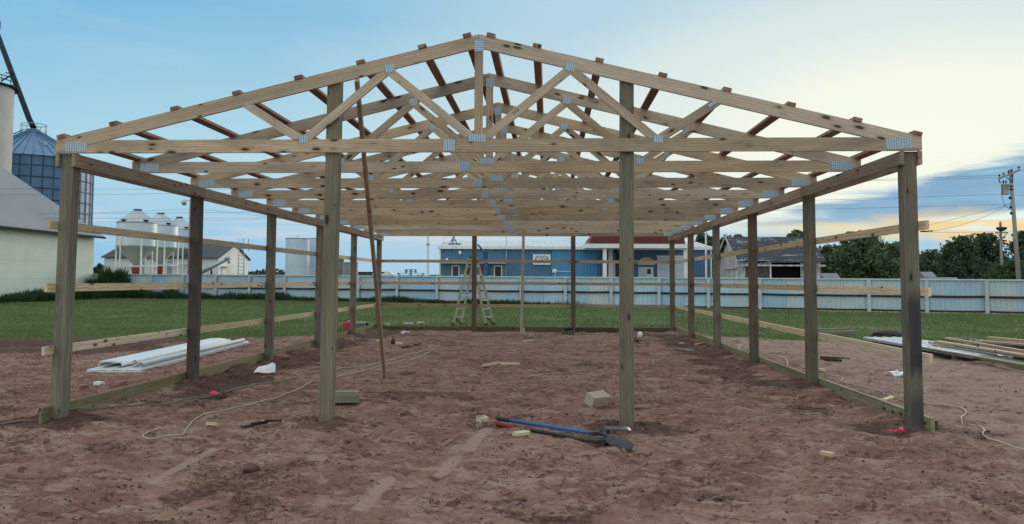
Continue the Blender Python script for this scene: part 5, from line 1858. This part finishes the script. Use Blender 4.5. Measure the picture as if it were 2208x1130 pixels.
def cord(name, px, r, matname, label, cat):
    path = smooth_path([G(*p) for p in px], 9)
    P = []
    for i, p in enumerate(path):
        zs = [gz(p.x + dx, p.y + dy) for dx, dy in ((0, 0), (.03, 0), (-.03, 0), (0, .03), (0, -.03))]
        P.append(Vector((p.x, p.y, max(zs) + r * 1.1)))
    # let it lie slack over the hollows
    for _ in range(6):
        for i in range(1, len(P) - 1):
            P[i].z = max(P[i].z, (P[i - 1].z + P[i + 1].z) / 2 - .001)
    o = MB().tube([q - P[0] for q in P], r, 7).build(name, matname, None, P[0])
    tag(o, label, cat)


cord('garden_hose', [(-40, 928), (40, 915), (100, 908), (160, 898), (250, 884), (330, 873), (410, 862), (480, 850), (560, 831), (640, 818)], .010, 'cord_green', 'thin dark green hose lying past the front left post', 'hose')
cord('extension_cord', [(345, 928), (318, 936), (309, 941), (330, 945), (368, 942), (395, 935), (408, 920), (422, 906), (470, 893), (540, 876), (600, 858), (640, 844), (662, 832), (672, 826), (690, 824), (730, 815), (800, 797), (860, 780), (905, 770), (924, 760), (930, 755), (960, 752)], .0065, 'cord_pale', 'long pale extension cord snaking across the dirt on the left', 'cord')
cord('extension_cord', [(640, 812), (740, 798), (820, 783), (880, 766), (905, 758), (930, 748)], .006, 'cord_pale', 'thin pale cord running behind the leaning brown board', 'cord')
cord('extension_cord', [(1555, 738), (1580, 745), (1600, 742), (1592, 752), (1615, 757), (1650, 764), (1685, 771), (1697, 780), (1700, 790), (1720, 799), (1770, 806), (1805, 812), (1818, 818), (1815, 824), (1840, 832), (1900, 849), (1950, 862), (2000, 874), (2050, 881), (2075, 887), (2084, 896), (2073, 905), (2082, 915), (2110, 922), (2123, 932), (2119, 941), (2140, 952), (2180, 965), (2240, 978)], .0065, 'cord_pale', 'long pale extension cord wriggling along the outside of the right wall', 'cord')


def offcut(px0, py0, px1, py1, w, h, matname, label, cat='wood scrap', name='wood_offcut', tiltx=0.0, dz=0.0, group=None):
    a, b = GG(px0, py0), GG(px1, py1)
    mid = (a + b) / 2
    zc_ = (max(gz(*a.lerp(b, f).to_2d()) for f in (0, .25, .5, .75, 1)) + max(a.z, b.z)) / 2 + .004
    d = b - a
    ln = math.hypot(d.x, d.y)
    mb = MB()
    c = min(.004, h * .12)
    mb.prism_x([(-w / 2, c), (-w / 2 + c, 0), (w / 2 - c, 0), (w / 2, c), (w / 2, h - c), (w / 2 - c, h), (-w / 2 + c, h), (-w / 2, h - c)], -ln / 2, ln / 2)
    o = mb.build(name, matname, None, (mid.x, mid.y, zc_ - .006 + dz), (tiltx, 0, math.atan2(d.y, d.x)))
    return tag(o, label, cat, group)


# square timber blocks
offcut(684, 870, 774, 866, .14, .135, 'treated_timber', 'squared green timber offcut lying behind the left middle post', name='timber_block')
offcut(1267, 880, 1302, 873, .14, .135, 'scrap_wood', 'square timber block tilted in the dirt left of the right middle post', name='timber_block', tiltx=0.42, dz=.02)
offcut(1031, 917, 1048, 917, .09, .075, 'scrap_wood', 'short pale offcut standing left of the digger handles', tiltx=.15)
offcut(1111, 940, 1137, 937, .085, .036, 'scrap_wood', 'pale offcut under the black digger handle')
offcut(449, 919, 472, 923, .10, .036, 'scrap_wood', 'pale square offcut left of the black bar', tiltx=-.25)
offcut(1771, 983, 1797, 987, .06, .038, 'scrap_wood', 'small pale offcut alone in the right foreground')
offcut(1044, 791, 1078, 785, .10, .038, 'scrap_wood', 'left of two pale flat boards lying in mid floor')
offcut(1080, 788, 1120, 788, .10, .038, 'scrap_wood', 'right of two pale flat boards lying in mid floor')
offcut(1130, 738, 1148, 736, .09, .04, 'scrap_wood', 'pale offcut lying near the foot of the pale stud')
offcut(1460, 756, 1496, 759, .10, .035, 'treated_timber', 'grey flat board lying inside the right wall')
offcut(1466, 742, 1474, 742, .06, .04, 'scrap_wood', 'tiny pale offcut inside the right wall')
offcut(1500, 748, 1517, 741, .06, .03, 'scrap_wood', 'slim pale offcut leaning against the right skirt board')
offcut(852, 744, 869, 743, .09, .06, 'foam_cream', 'cream foam lump in the left back floor', 'foam', 'foam_lump')
offcut(815, 738, 826, 737, .09, .05, 'foam_cream', 'smaller cream foam lump beside the leaning brown board', 'foam', 'foam_lump')
offcut(1245, 723, 1285, 723, .08, .025, 'treated_timber', 'thin flat board lying before the back skirt board')
for i, (x0, y0, x1, y1, mm, lab) in enumerate(((168, 840, 187, 840, 'brick_red', 'leftmost broken brick outside the left wall'), (206, 833, 222, 834, 'plastic_white', 'whitish rubble lump outside the left wall'), (251, 832, 267, 830, 'brick_red', 'pinkish broken brick beside the left skirt board'))):
    offcut(x0, y0, x1, y1, .09, .055, mm, lab, 'rubble', 'rubble_block')
offcut(1905, 866, 1925, 860, .06, .03, 'scrap_wood', 'pale offcut outside the right wall by the corner post')
offcut(1768, 801, 1778, 800, .08, .04, 'scrap_wood', 'small offcut outside the right wall by the second post')
for k, (px, py, w_, lab) in enumerate(((880, 699, 20, 'white board scrap at the edge of the back lawn'), (907, 697, 16, 'longer white board scrap in the back lawn'), (835, 701, 12, 'white scrap right behind the back left corner'))):
    offcut(px - w_ / 2, py, px + w_ / 2, py, .08, .05, 'plastic_white', lab, 'scrap', 'board_scrap')


# post hole digger
def build_digger():
    hb, hr = GG(1074, 910), GG(1073, 921)
    jb, jr = GG(1282, 946), GG(1290, 962)
    tb, tr_ = GG(1357, 945), GG(1355, 980)
    root = tag(empty('post_hole_digger', jb), 'post hole digger lying in front with one blue and one black handle', 'post hole digger')
    O = jb
    up = Vector((0, 0, 1))

    def rod(a, b, r0, nm, mm, z0, z1, parent=root, f0=0.0, f1=1.0, r1=None, n=10):
        p, q = a + up * z0, b + up * z1
        return MB().tube([p + (q - p) * f0 - O, p + (q - p) * f1 - O], r0, n, r1=r1).build(nm, mm, parent)
    h = rod(hb, jb, .019, 'handle', 'digger_blue', .035, .050, f0=.12)
    h['label'] = 'blue fibreglass handle with black grip'
    rod(hb, jb, .022, 'grip', 'black_rubber', .035, .050, h, 0.0, .13)
    h2 = rod(hr, jr, .018, 'handle', 'digger_black', .030, .038, f0=.19)
    h2['label'] = 'scuffed black handle with red grip'
    rod(hr, jr, .022, 'grip', 'grip_red', .030, .038, h2, 0.0, .20)
    # pivot castings and the two clamshell blades
    ax = (tb - jb)
    ax.z = 0
    ax.normalize()
    side = Vector((-ax.y, ax.x, 0))
    pv = MB()
    A = jb + up * .05 - O
    B = jr + up * .042 - O
    pv.beam(A - ax * .05, A + ax * .16, .05, .035)
    pv.beam(B - ax * .05, B + ax * .17, .05, .035)
    pv.beam(A + ax * .04, B + ax * .15 + up * .02, .035, .03)
    pv.beam(B + ax * .04 + up * .015, A + ax * .16 - up * .03, .03, .03)
    pv.tube([A + ax * .10 + up * .04 - side * .0, B + ax * .10 - up * .03], .018, 8)
    pv.build('pivot', 'worn_steel', root)

    def blade(start, d, nrm, mm, lab):
        d = d.normalized()
        sd_ = d.cross(nrm).normalized()
        nn = sd_.cross(d)
        vs, fs = [], []
        ns, nc = 9, 9
        L_ = .30
        for i in range(ns):
            f = i / (ns - 1)
            hw = .04 + .035 * min(1, f * 3)
            if f > .7:
                hw *= math.cos((f - .7) / .3 * .75)
            for j in range(nc):
                u = j / (nc - 1) * 2 - 1
                dep = .035 * (1 - u * u)
                p = start + d * (L_ * f) + sd_ * (hw * u) + nn * dep
                vs.append(p - O)
        for i in range(ns - 1):
            for j in range(nc - 1):
                k = i * nc + j
                fs.append((k, k + 1, k + nc + 1, k + nc))
        # thickness
        m_ = len(vs)
        vs += [v_ - nn * .004 for v_ in vs]
        fs += [tuple(m_ + q for q in f_[::-1]) for f_ in fs]
        for i in range(ns - 1):
            for j in (0, nc - 1):
                k = i * nc + j
                fs.append((k, k + nc, m_ + k + nc, m_ + k))
        for j in range(nc - 1):
            for i in (0, ns - 1):
                k = i * nc + j
                fs.append((k, k + 1, m_ + k + 1, m_ + k))
        o = MB().add(vs, fs, True).build('blade', mm, root)
        o['label'] = lab
    blade(jb + up * .075 + ax * .10, (tb - jb) + up * (-.01), Vector((0.1, .25, .95)), 'bright_steel', 'shiny worn upper clamshell blade')
    blade(jr + up * .050 + ax * .10, (tr_ - jr) * 1.0 + up * (-.005), Vector((0.0, -.35, .9)), 'worn_steel', 'dark lower clamshell blade')


build_digger()

# black bar of scrap steel, dark rods
a, b = GG(520, 925), GG(606, 912)
root = tag(empty('steel_bar', a), 'flat black steel bar lying left of the left middle post', 'bar')
d = b - a
MB().beam(Vector((0, 0, .02)), d * .62 + Vector((0, 0, .025)), .05, .014).build('blade', 'black_rubber', root)
MB().tube([d * .25 + Vector((0, 0, .035)), d * .6 + Vector((0, 0, .045)), d + Vector((0, 0, .03))], .014, 8).build('arm', 'black_rubber', root)
MB().beam(d * .48 + Vector((0, 0, .052)), d * .56 + Vector((0, 0, .054)), .02, .006).build('tag', 'plastic_white', root)
a, b = GG(867, 752), GG(906, 745)
root = tag(empty('hand_tool', a), 'black hand tool lying in the back left floor', 'tool')
d = b - a
MB().tube([Vector((0, 0, .03)), d * .7 + Vector((0, 0, .04))], .022, 8).build('shaft', 'black_rubber', root)
MB().beam(d * .68 + Vector((0, 0, .04)), d + Vector((0, 0, .045)), .10, .045).build('head', 'black_rubber', root)
for i, (x0, y0, x1, y1, lab) in enumerate(((1768, 772, 1832, 776, 'longer dark rod lying outside the right wall'), (1768, 777, 1814, 779, 'shorter dark rod lying outside the right wall'))):
    a, b = GG(x0, y0), GG(x1, y1)
    tag(MB().tube([Vector((0, 0, .015)), (b - a) * .5 + Vector((0, .02, .02)), (b - a) + Vector((0, 0, .015))], .022, 7).build('dark_rod', 'rust_pipe', None, a), lab, 'rod')


def lump(name, px, py, r, matname, label, cat, sx=1.0, sz=.7, seed=0, rough=.25, n=14):
    p = GG(px, py)
    q = np.random.default_rng(seed)
    mb = MB()
    vs, fs = [], []
    rows, cols = n // 2 + 1, n
    ph = q.random(6) * 6.28
    for i in range(rows):
        th = math.pi * i / (rows - 1)
        for j in range(cols):
            a = 2 * math.pi * j / cols
            rr = r * (1 + rough * (math.sin(2 * a + ph[0]) * math.sin(3 * th + ph[1]) + .6 * math.sin(5 * a + ph[2]) * math.sin(4 * th + ph[3])) + rough * .35 * q.normal())
            vs.append((rr * sx * math.sin(th) * math.cos(a), rr * math.sin(th) * math.sin(a), rr * sz * math.cos(th)))
    for i in range(rows - 1):
        for j in range(cols):
            j2 = (j + 1) % cols
            fs.append((i * cols + j, (i + 1) * cols + j, (i + 1) * cols + j2, i * cols + j2))
    o = mb.add(vs, fs, True).build(name, matname, None, (p.x, p.y, gz(p.x, p.y) + r * sz * .6))
    return tag(o, label, cat)


lump('clay_lump', 481, 861, .055, 'clay_lump', 'brown clay lump beside the pink plastic scrap', 'clod', 1.0, .9, 1)
lump('clay_lump', 848, 743, .085, 'clay_lump', 'upright brown clay lump beside the cream foam', 'clod', .6, 1.2, 2)
lump('clay_lump', 1370, 741, .09, 'clay_lump', 'dark clay lump right of the right middle post', 'clod', 1.0, .8, 3)
lump('clay_lump', 541, 1016, .05, 'clay_lump', 'small dark clod in the left foreground', 'clod', 1.2, .8, 4)
lump('clay_lump', 876, 898, .05, 'clay_lump', 'dark clod between the left middle post and the digger', 'clod', 1.3, .8, 5)
lump('soil_pile', 1916, 726, .34, 'soil_dark', 'low pile of black soil beyond the right wall', 'soil pile', 1.3, .32, 6, .12, 24)
lump('plastic_scrap', 461, 853, .05, 'pink_plastic', 'bright pink plastic scrap on the dirt near the left wall', 'plastic', 1.1, .7, 7, .12)
lump('plastic_cup', 1380, 727, .085, 'plastic_white', 'round white cup near the back right of the floor', 'cup', .9, 1.1, 8, .03)
lump('paper_scrap', 1935, 810, .09, 'plastic_white', 'crumpled white paper outside the right wall', 'paper', 1.3, .5, 9, .5)
lump('paper_scrap', 873, 723, .07, 'plastic_white', 'crumpled white scrap on the back left floor', 'paper', 1.5, .5, 10, .5)
lump('paper_scrap', 1905, 863, .05, 'tank_grey', 'flat grey scrap left of the front right post', 'paper', 1.8, .35, 11, .4)
# pink ribbon at the front right post
p = GG(1944, 933)
root = tag(empty('marking_ribbon', p), 'pink plastic ribbon at the foot of the front right post', 'ribbon')
root.scale = (.7, .7, .7)
MB().lathe([(0, -.02), (.03, 0), (.034, .03), (.02, .05), (0, .05)], 10).build('knot', 'pink_plastic', root, (0.0, 0, .02))
for i in range(4):
    MB().tube([(0, 0, .03), (-.06 - .02 * i, .02 * (i - 1.5), .05 - .005 * i), (-.13 - .02 * i, .03 * (i - 1.5), .015)], .0045, 5).build('streamer', 'pink_plastic', root)
# white plastic bag
p = GG(572, 801)
mb = MB()
vs, fs = [], []
for i in range(13):
    f = i / 12
    hgt = .13 * math.sin(f * 2.2) ** .8 * (1 + .15 * math.sin(9 * f))
    for j in range(9):
        u = j / 8 * 2 - 1
        vs.append((-.18 + .34 * f, u * (.06 + .12 * f) * (1 + .1 * math.sin(7 * u + 5 * f)), max(.0, hgt * (1 - u * u) ** .6 + .012 * math.sin(13 * u + 9 * f))))
for i in range(12):
    for j in range(8):
        k = i * 9 + j
        fs.append((k, k + 9, k + 10, k + 1))
o = mb.add(vs, fs, True).build('plastic_bag', 'plastic_white', None, (p.x, p.y, gz(p.x, p.y) - .005), (0, 0, .3))
tag(o, 'half filled white plastic bag on the dirt by the left wall', 'bag')

# red fuel can and grey tool box at the back left
p = GG(749, 712)
root = tag(empty('fuel_can', (p.x, p.y, gz(p.x, p.y))), 'red plastic fuel can at the back left outside the wall', 'fuel can')
ring = lambda w_, d_, z: [(w_, -d_ * .7, z), (w_ * .7, -d_, z), (-w_ * .7, -d_, z), (-w_, -d_ * .7, z), (-w_, d_ * .7, z), (-w_ * .7, d_, z), (w_ * .7, d_, z), (w_, d_ * .7, z)][::-1]
mb = MB()
prof = [(.11, .07, 0), (.125, .085, .02), (.125, .085, .20), (.115, .075, .245), (.06, .05, .27)]
vs = [q for w_, d_, z in prof for q in ring(w_, d_, z)]
fs = [(j * 8 + i, j * 8 + (i + 1) % 8, (j + 1) * 8 + (i + 1) % 8, (j + 1) * 8 + i) for j in range(4) for i in range(8)] + [tuple(range(32, 40)), tuple(range(8))[::-1]]
mb.add(vs, fs).build('body', 'can_red', root)
MB().tube([(-.07, 0, .255), (-.05, 0, .315), (.03, 0, .318), (.07, 0, .25)], .014, 7).build('handle', 'can_black', root)
MB().lathe([(.03, .26), (.03, .30), (.0, .30)], 10, (.055, 0, 0)).build('cap', 'foam_cream', root)
p = GG(778, 712)
root = tag(empty('tool_box', (p.x, p.y, gz(p.x, p.y)), .25), 'grey box with black end beside the red fuel can', 'tool box')
MB().box(-.22, .14, -.13, .13, 0, .20).build('body', 'crate_grey', root)
MB().box(-.23, .15, -.14, .14, .201, .235).build('lid', 'tank_grey', root)
MB().box(.141, .21, -.12, .12, .02, .215).build('end_cap', 'black_rubber', root)
# battery drill case on a block at the back wall
p = GG(1228, 722)
root = tag(empty('drill_case', (p.x, p.y, gz(p.x, p.y))), 'dark drill on a block at the foot of the right back post', 'tool')
MB().box(-.22, .14, -.10, .10, 0, .14).build('block', 'skirt_x', root)
MB().lathe([(0, -.13), (.05, -.12), (.055, .06), (.02, .10), (0, .10)], 10).build('motor', 'black_rubber', root, (-.02, 0, .20), (0, 1.4, 0))
MB().beam((.08, 0, .20), (.12, 0, .03), .05, .05).build('grip', 'black_rubber', root)


# step ladder behind the back wall
def build_ladder():
    Y = 18.9
    A, B = V(977, 702, Y), V(1047, 703, Y)
    zt = V(1014, 557, Y).z
    wv = Vector((.23, .40, 0))
    root = tag(empty('step_ladder', (A.x, A.y, 0)), 'open fibreglass step ladder standing on the lawn behind the back wall', 'ladder')
    O = Vector((A.x, A.y, 0))
    z0 = gz(A.x, A.y)
    M = Vector(((A.x + B.x) / 2 + .02, Y, zt))
    lt, rt_ = M + Vector((-.06, 0, 0)), M + Vector((.06, 0, 0))
    a0, b0 = Vector((A.x, Y, z0)), Vector((B.x + .02, Y, z0))
    tw = wv * .62
    for s, off0, off1 in ((0, Vector(), Vector()), (1, wv, tw)):
        MB().beam(a0 + off0 - O, lt + off1 - O, .045, .075).build('rail', 'fiberglass', root)
        MB().beam(b0 + off0 - O, rt_ + off1 - O, .045, .085).build('rail', 'fiberglass', root)
        for p in (a0, b0):
            MB().box(-.05, .05, -.03, .03, -.01, .09).build('foot', 'black_rubber', root, p + off0 - O)
        MB().beam(a0.lerp(lt, .45) + off0.lerp(off1, .45) - O, b0.lerp(rt_, .45) + off0.lerp(off1, .45) - O, .02, .025).build('spreader', 'aluminium', root)
    for i in range(1, 8):
        f = i / 8
        p, q = b0.lerp(rt_, f), (b0 + wv).lerp(rt_ + tw, f)
        MB().beam(p - O, q - O, .09, .03).build('step', 'aluminium', root)
        p, q = a0.lerp(lt, f), (a0 + wv).lerp(lt + tw, f)
        MB().beam(p - O, q - O, .03, .025).build('rung', 'aluminium', root)
    for p in (a0, b0):
        MB().beam(p + Vector((0, 0, .28)) - O + wv * .1, p + wv * .95 + Vector((0, 0, .05)) - O, .02, .04).build('corner_brace', 'black_rubber', root)
    MB().box(-.13, .13, -.02, tw.y + .02, 0, .05).build('top_cap', 'black_rubber', root, M - O + Vector((tw.x / 2, 0, 0)))


build_ladder()


# ------------------------------------------------------------------ stacks of sheet metal and lumber
def ribbed_pack(ln, w, h, pitch=.23, rib=.022):
    """pack of ribbed sheets, length along x, origin at one lower corner"""
    ys, zs = [], []
    y = 0.0
    while y < w - 1e-6:
        for dy, zz in ((pitch - .09, 0), (.025, rib), (.03, rib), (.035, 0)):
            ys.append(y)
            zs.append(h + (zz if False else 0) if not ys else h)
            zs[-1] = h + (0 if dy == pitch - .09 else (rib if zz else 0))
            y = min(w, y + dy)
    prof = [(0, h)]
    y = 0.0
    while y < w - .12:
        prof += [(y + .02, h), (y + .04, h + rib), (y + .075, h + rib), (y + .095, h)]
        y += pitch
    prof += [(w, h)]
    poly = [(0, 0), (w, 0)] + prof[::-1]
    return MB().prism_x(poly, 0, ln)


def build_left_sheets():
    a = GG(185, 796)
    b = GG(302, 803)
    c = GG(540, 743)
    d = c - b
    d.z = 0
    ln = d.length
    rz = math.atan2(d.y, d.x)
    z0 = max(gz(*(a.lerp(c, f)).to_2d()) for f in (0, .25, .5, .75, 1)) - .035
    wv = Vector((-math.sin(rz), math.cos(rz), 0))
    w = abs((a - b).dot(wv)) * .82
    root = tag(empty('sheet_metal_stack', (b.x, b.y, z0), rz), 'stack of pale metal roofing sheets on the dirt outside the left wall', 'sheet metal')
    for i in range(2):
        ribbed_pack(ln - .12 * i, w - .01 * i, .016).build('sheet', 'sheet_white', root, (.06 * i, .005 * i, .012 + .026 * i))
    MB().box(-.01, .03, -.01, w + .01, .0, .011).build('edge_strip', 'sheet_edge', root)
    zt = .012 + .026 * 2 + .016
    # folded ridge trim in a nested pile and two rolled trims
    rt = tag(empty('ridge_trim', (b.x + wv.x * w * .62, b.y + wv.y * w * .62, z0 + zt), rz), 'nested pile of folded white ridge trim lying on the left sheet stack', 'metal trim')
    for i in range(2):
        o_ = .014 * i
        MB().prism_x([(-.20, 0 + o_), (-.185, .062 + o_), (.0, .078 + o_), (.185, .070 + o_), (.20, 0 + o_), (.19, 0 + o_), (.175, .060 + o_), (0, .068 + o_), (-.175, .052 + o_), (-.19, 0 + o_)], .05 * i, ln * .88).build('trim_piece', 'sheet_white', rt, (.30, .07, 0))
    for k, (yy, r, lab) in enumerate(((w * .27, .05, 'thicker white rolled trim on the left sheet stack'), (w * .07, .042, 'thinner white rolled trim at the edge of the left sheet stack'))):
        ct = tag(empty('rolled_trim', (b.x + wv.x * yy, b.y + wv.y * yy, z0 + zt + r), rz), lab, 'metal trim')
        pts = [(.0 + r * math.cos(t_), r * math.sin(t_)) for t_ in [math.pi * 2 * q / 18 for q in range(17)]]
        vs, fs = [], []
        for x_ in (.35 - .2 * k, ln * (.86 + .08 * k)):
            for rr_ in (1.0, .9):
                for (y_, z_) in pts:
                    vs.append((x_, y_ * rr_, z_ * rr_))
        n = len(pts)
        for i in range(n - 1):
            fs += [(i, i + 1, 2 * n + i + 1, 2 * n + i), (n + i + 1, n + i, 3 * n + i, 3 * n + i + 1), (i + 1, i, n + i, n + i + 1)]
        MB().add(vs, fs, True).build('roll', 'sheet_white', ct)


build_left_sheets()


def build_right_stacks():
    a = GG(2092, 781)        # near front corner of the sheets
    b = GG(1862, 741)        # far end of the same long edge
    c = GG(2172, 777)
    d = b - a
    d.z = 0
    ln = d.length
    rz = math.atan2(d.y, d.x)
    wv = Vector((math.sin(rz), -math.cos(rz), 0))
    if (c - a).dot(wv) < 0:
        wv = -wv
    w = max(.75, abs((c - a).dot(wv)))
    z0 = max(gz(*(a.lerp(b, f)).to_2d()) for f in (0, .25, .5, .75, 1)) + .0
    root = tag(empty('sheet_metal_stack', (a.x, a.y, z0), rz), 'stack of ribbed grey metal sheets on blocks outside the right wall', 'sheet metal')
    sg = -1 if Vector((-math.sin(rz), math.cos(rz), 0)).dot(wv) < 0 else 1
    for i in range(3):
        p = ribbed_pack(ln, w, .012)
        if sg < 0:
            p.v = [(x, -y, z) for x, y, z in p.v]
            p.f = [q[::-1] for q in p.f]
        p.build('sheet', 'sheet_metal', root, (.03 * i, sg * .004 * i, .07 + .018 * i))
    for f in (.12, .5, .9):
        MB().box(-.05, .05, -.02, w + .02, -.03, .066).build('bearer', 'treated_timber', root, (ln * f, 0 if sg > 0 else -w, 0))
    # a clamp left on the sheets
    p = a + wv * (w * .5) + d * .14
    cl = tag(empty('bar_clamp', (p.x, p.y, z0 + .155), rz), 'small metal clamp left lying on the grey sheets', 'clamp')
    MB().beam((-.12, 0, .02), (.12, .02, .03), .03, .02).build('bar', 'bright_steel', cl)
    MB().beam((.05, 0, .02), (.02, -.02, .14), .025, .02).tube([(-.06, 0, .02), (-.02, .03, .11)], .012, 6).build('jaw', 'worn_steel', cl)
    MB().tube([(-.1, -.03, .03), (-.03, .04, .06)], .014, 6).build('screw', 'red_boot', cl)

    # lumber behind and right of the sheets
    G_ = 'lumber piled outside the right wall'

    def lay(x0, y0, x1, y1, wd, ht, zb, mm, lab, name='lumber_board'):
        p, q = G(x0, y0, zb), G(x1, y1, zb)
        v_ = q - p
        o = MB().box(0, v_.length, -wd / 2, wd / 2, 0, ht).build(name, mm, None, (p.x, p.y, zb), (0, 0, math.atan2(v_.y, v_.x)))
        tag(o, lab, 'lumber', G_)
    zg = .0
    lay(1985, 757, 2330, 822, .30, .15, -.02, 'treated_timber', 'thick grey timber behind the grey sheets, lowest of the lumber', 'lumber_timber')
    lay(1992, 752, 2335, 812, .14, .038, .131, 'treated_timber', 'dark board lying flat on the thick grey timber')
    lay(2008, 741, 2300, 783, .14, .038, .17, 'girt_x', 'pale board on top of the lumber, nearest the sheets')
    lay(2020, 738, 2320, 786, .14, .038, .21, 'girt_x', 'pale board crossing the top of the lumber')
    lay(2042, 731, 2330, 781, .10, .04, .25, 'girt_x', 'uppermost pale board sloping across the lumber')
    lay(1975, 752, 2300, 793, .20, .10, .02, 'skirt_x', 'dark brown timber under the pale boards')
    lay(2030, 733, 2088, 734, .10, .05, .02, 'skirt_x', 'short dark board on the grass edge behind the lumber')
    lay(2106, 741, 2300, 765, .25, .10, .0, 'treated_timber', 'grey timber of the rear lumber pile at the right edge')
    lay(2108, 737, 2300, 754, .14, .04, .10, 'girt_x', 'pale board on the rear lumber pile')
    lay(2133, 731, 2330, 750, .14, .06, .15, 'girt_x', 'top pale board of the rear lumber pile at the right edge')
    # squared timbers lying near the second right post
    for i, (x0, y0, x1, y1, dx, lab) in enumerate(((1768, 725, 1844, 724, .14, 'front squared timber lying at the lawn edge on the right'), (1762, 720, 1830, 718, .14, 'rear squared timber lying at the lawn edge on the right'))):
        p, q = GG(x0, y0), GG(x1, y1)
        v_ = q - p
        o = MB().box(0, math.hypot(v_.x, v_.y), -.07, .07, 0, .16).build('squared_timber', 'treated_timber', None, (p.x, p.y, min(p.z, q.z) - .01), (0, 0, math.atan2(v_.y, v_.x)))
        tag(o, lab, 'timber')


build_right_stacks()
# wire stake in the lawn left and tiny litter
p = GG(602, 706)
tag(MB().tube([(0, 0, -.05), (.005, 0, .33)], .012, 6).box(-.02, .03, -.006, .006, .27, .33).build('survey_stake', 'stick_white', None, p), 'thin pale survey stake in the lawn left of the third post', 'stake')
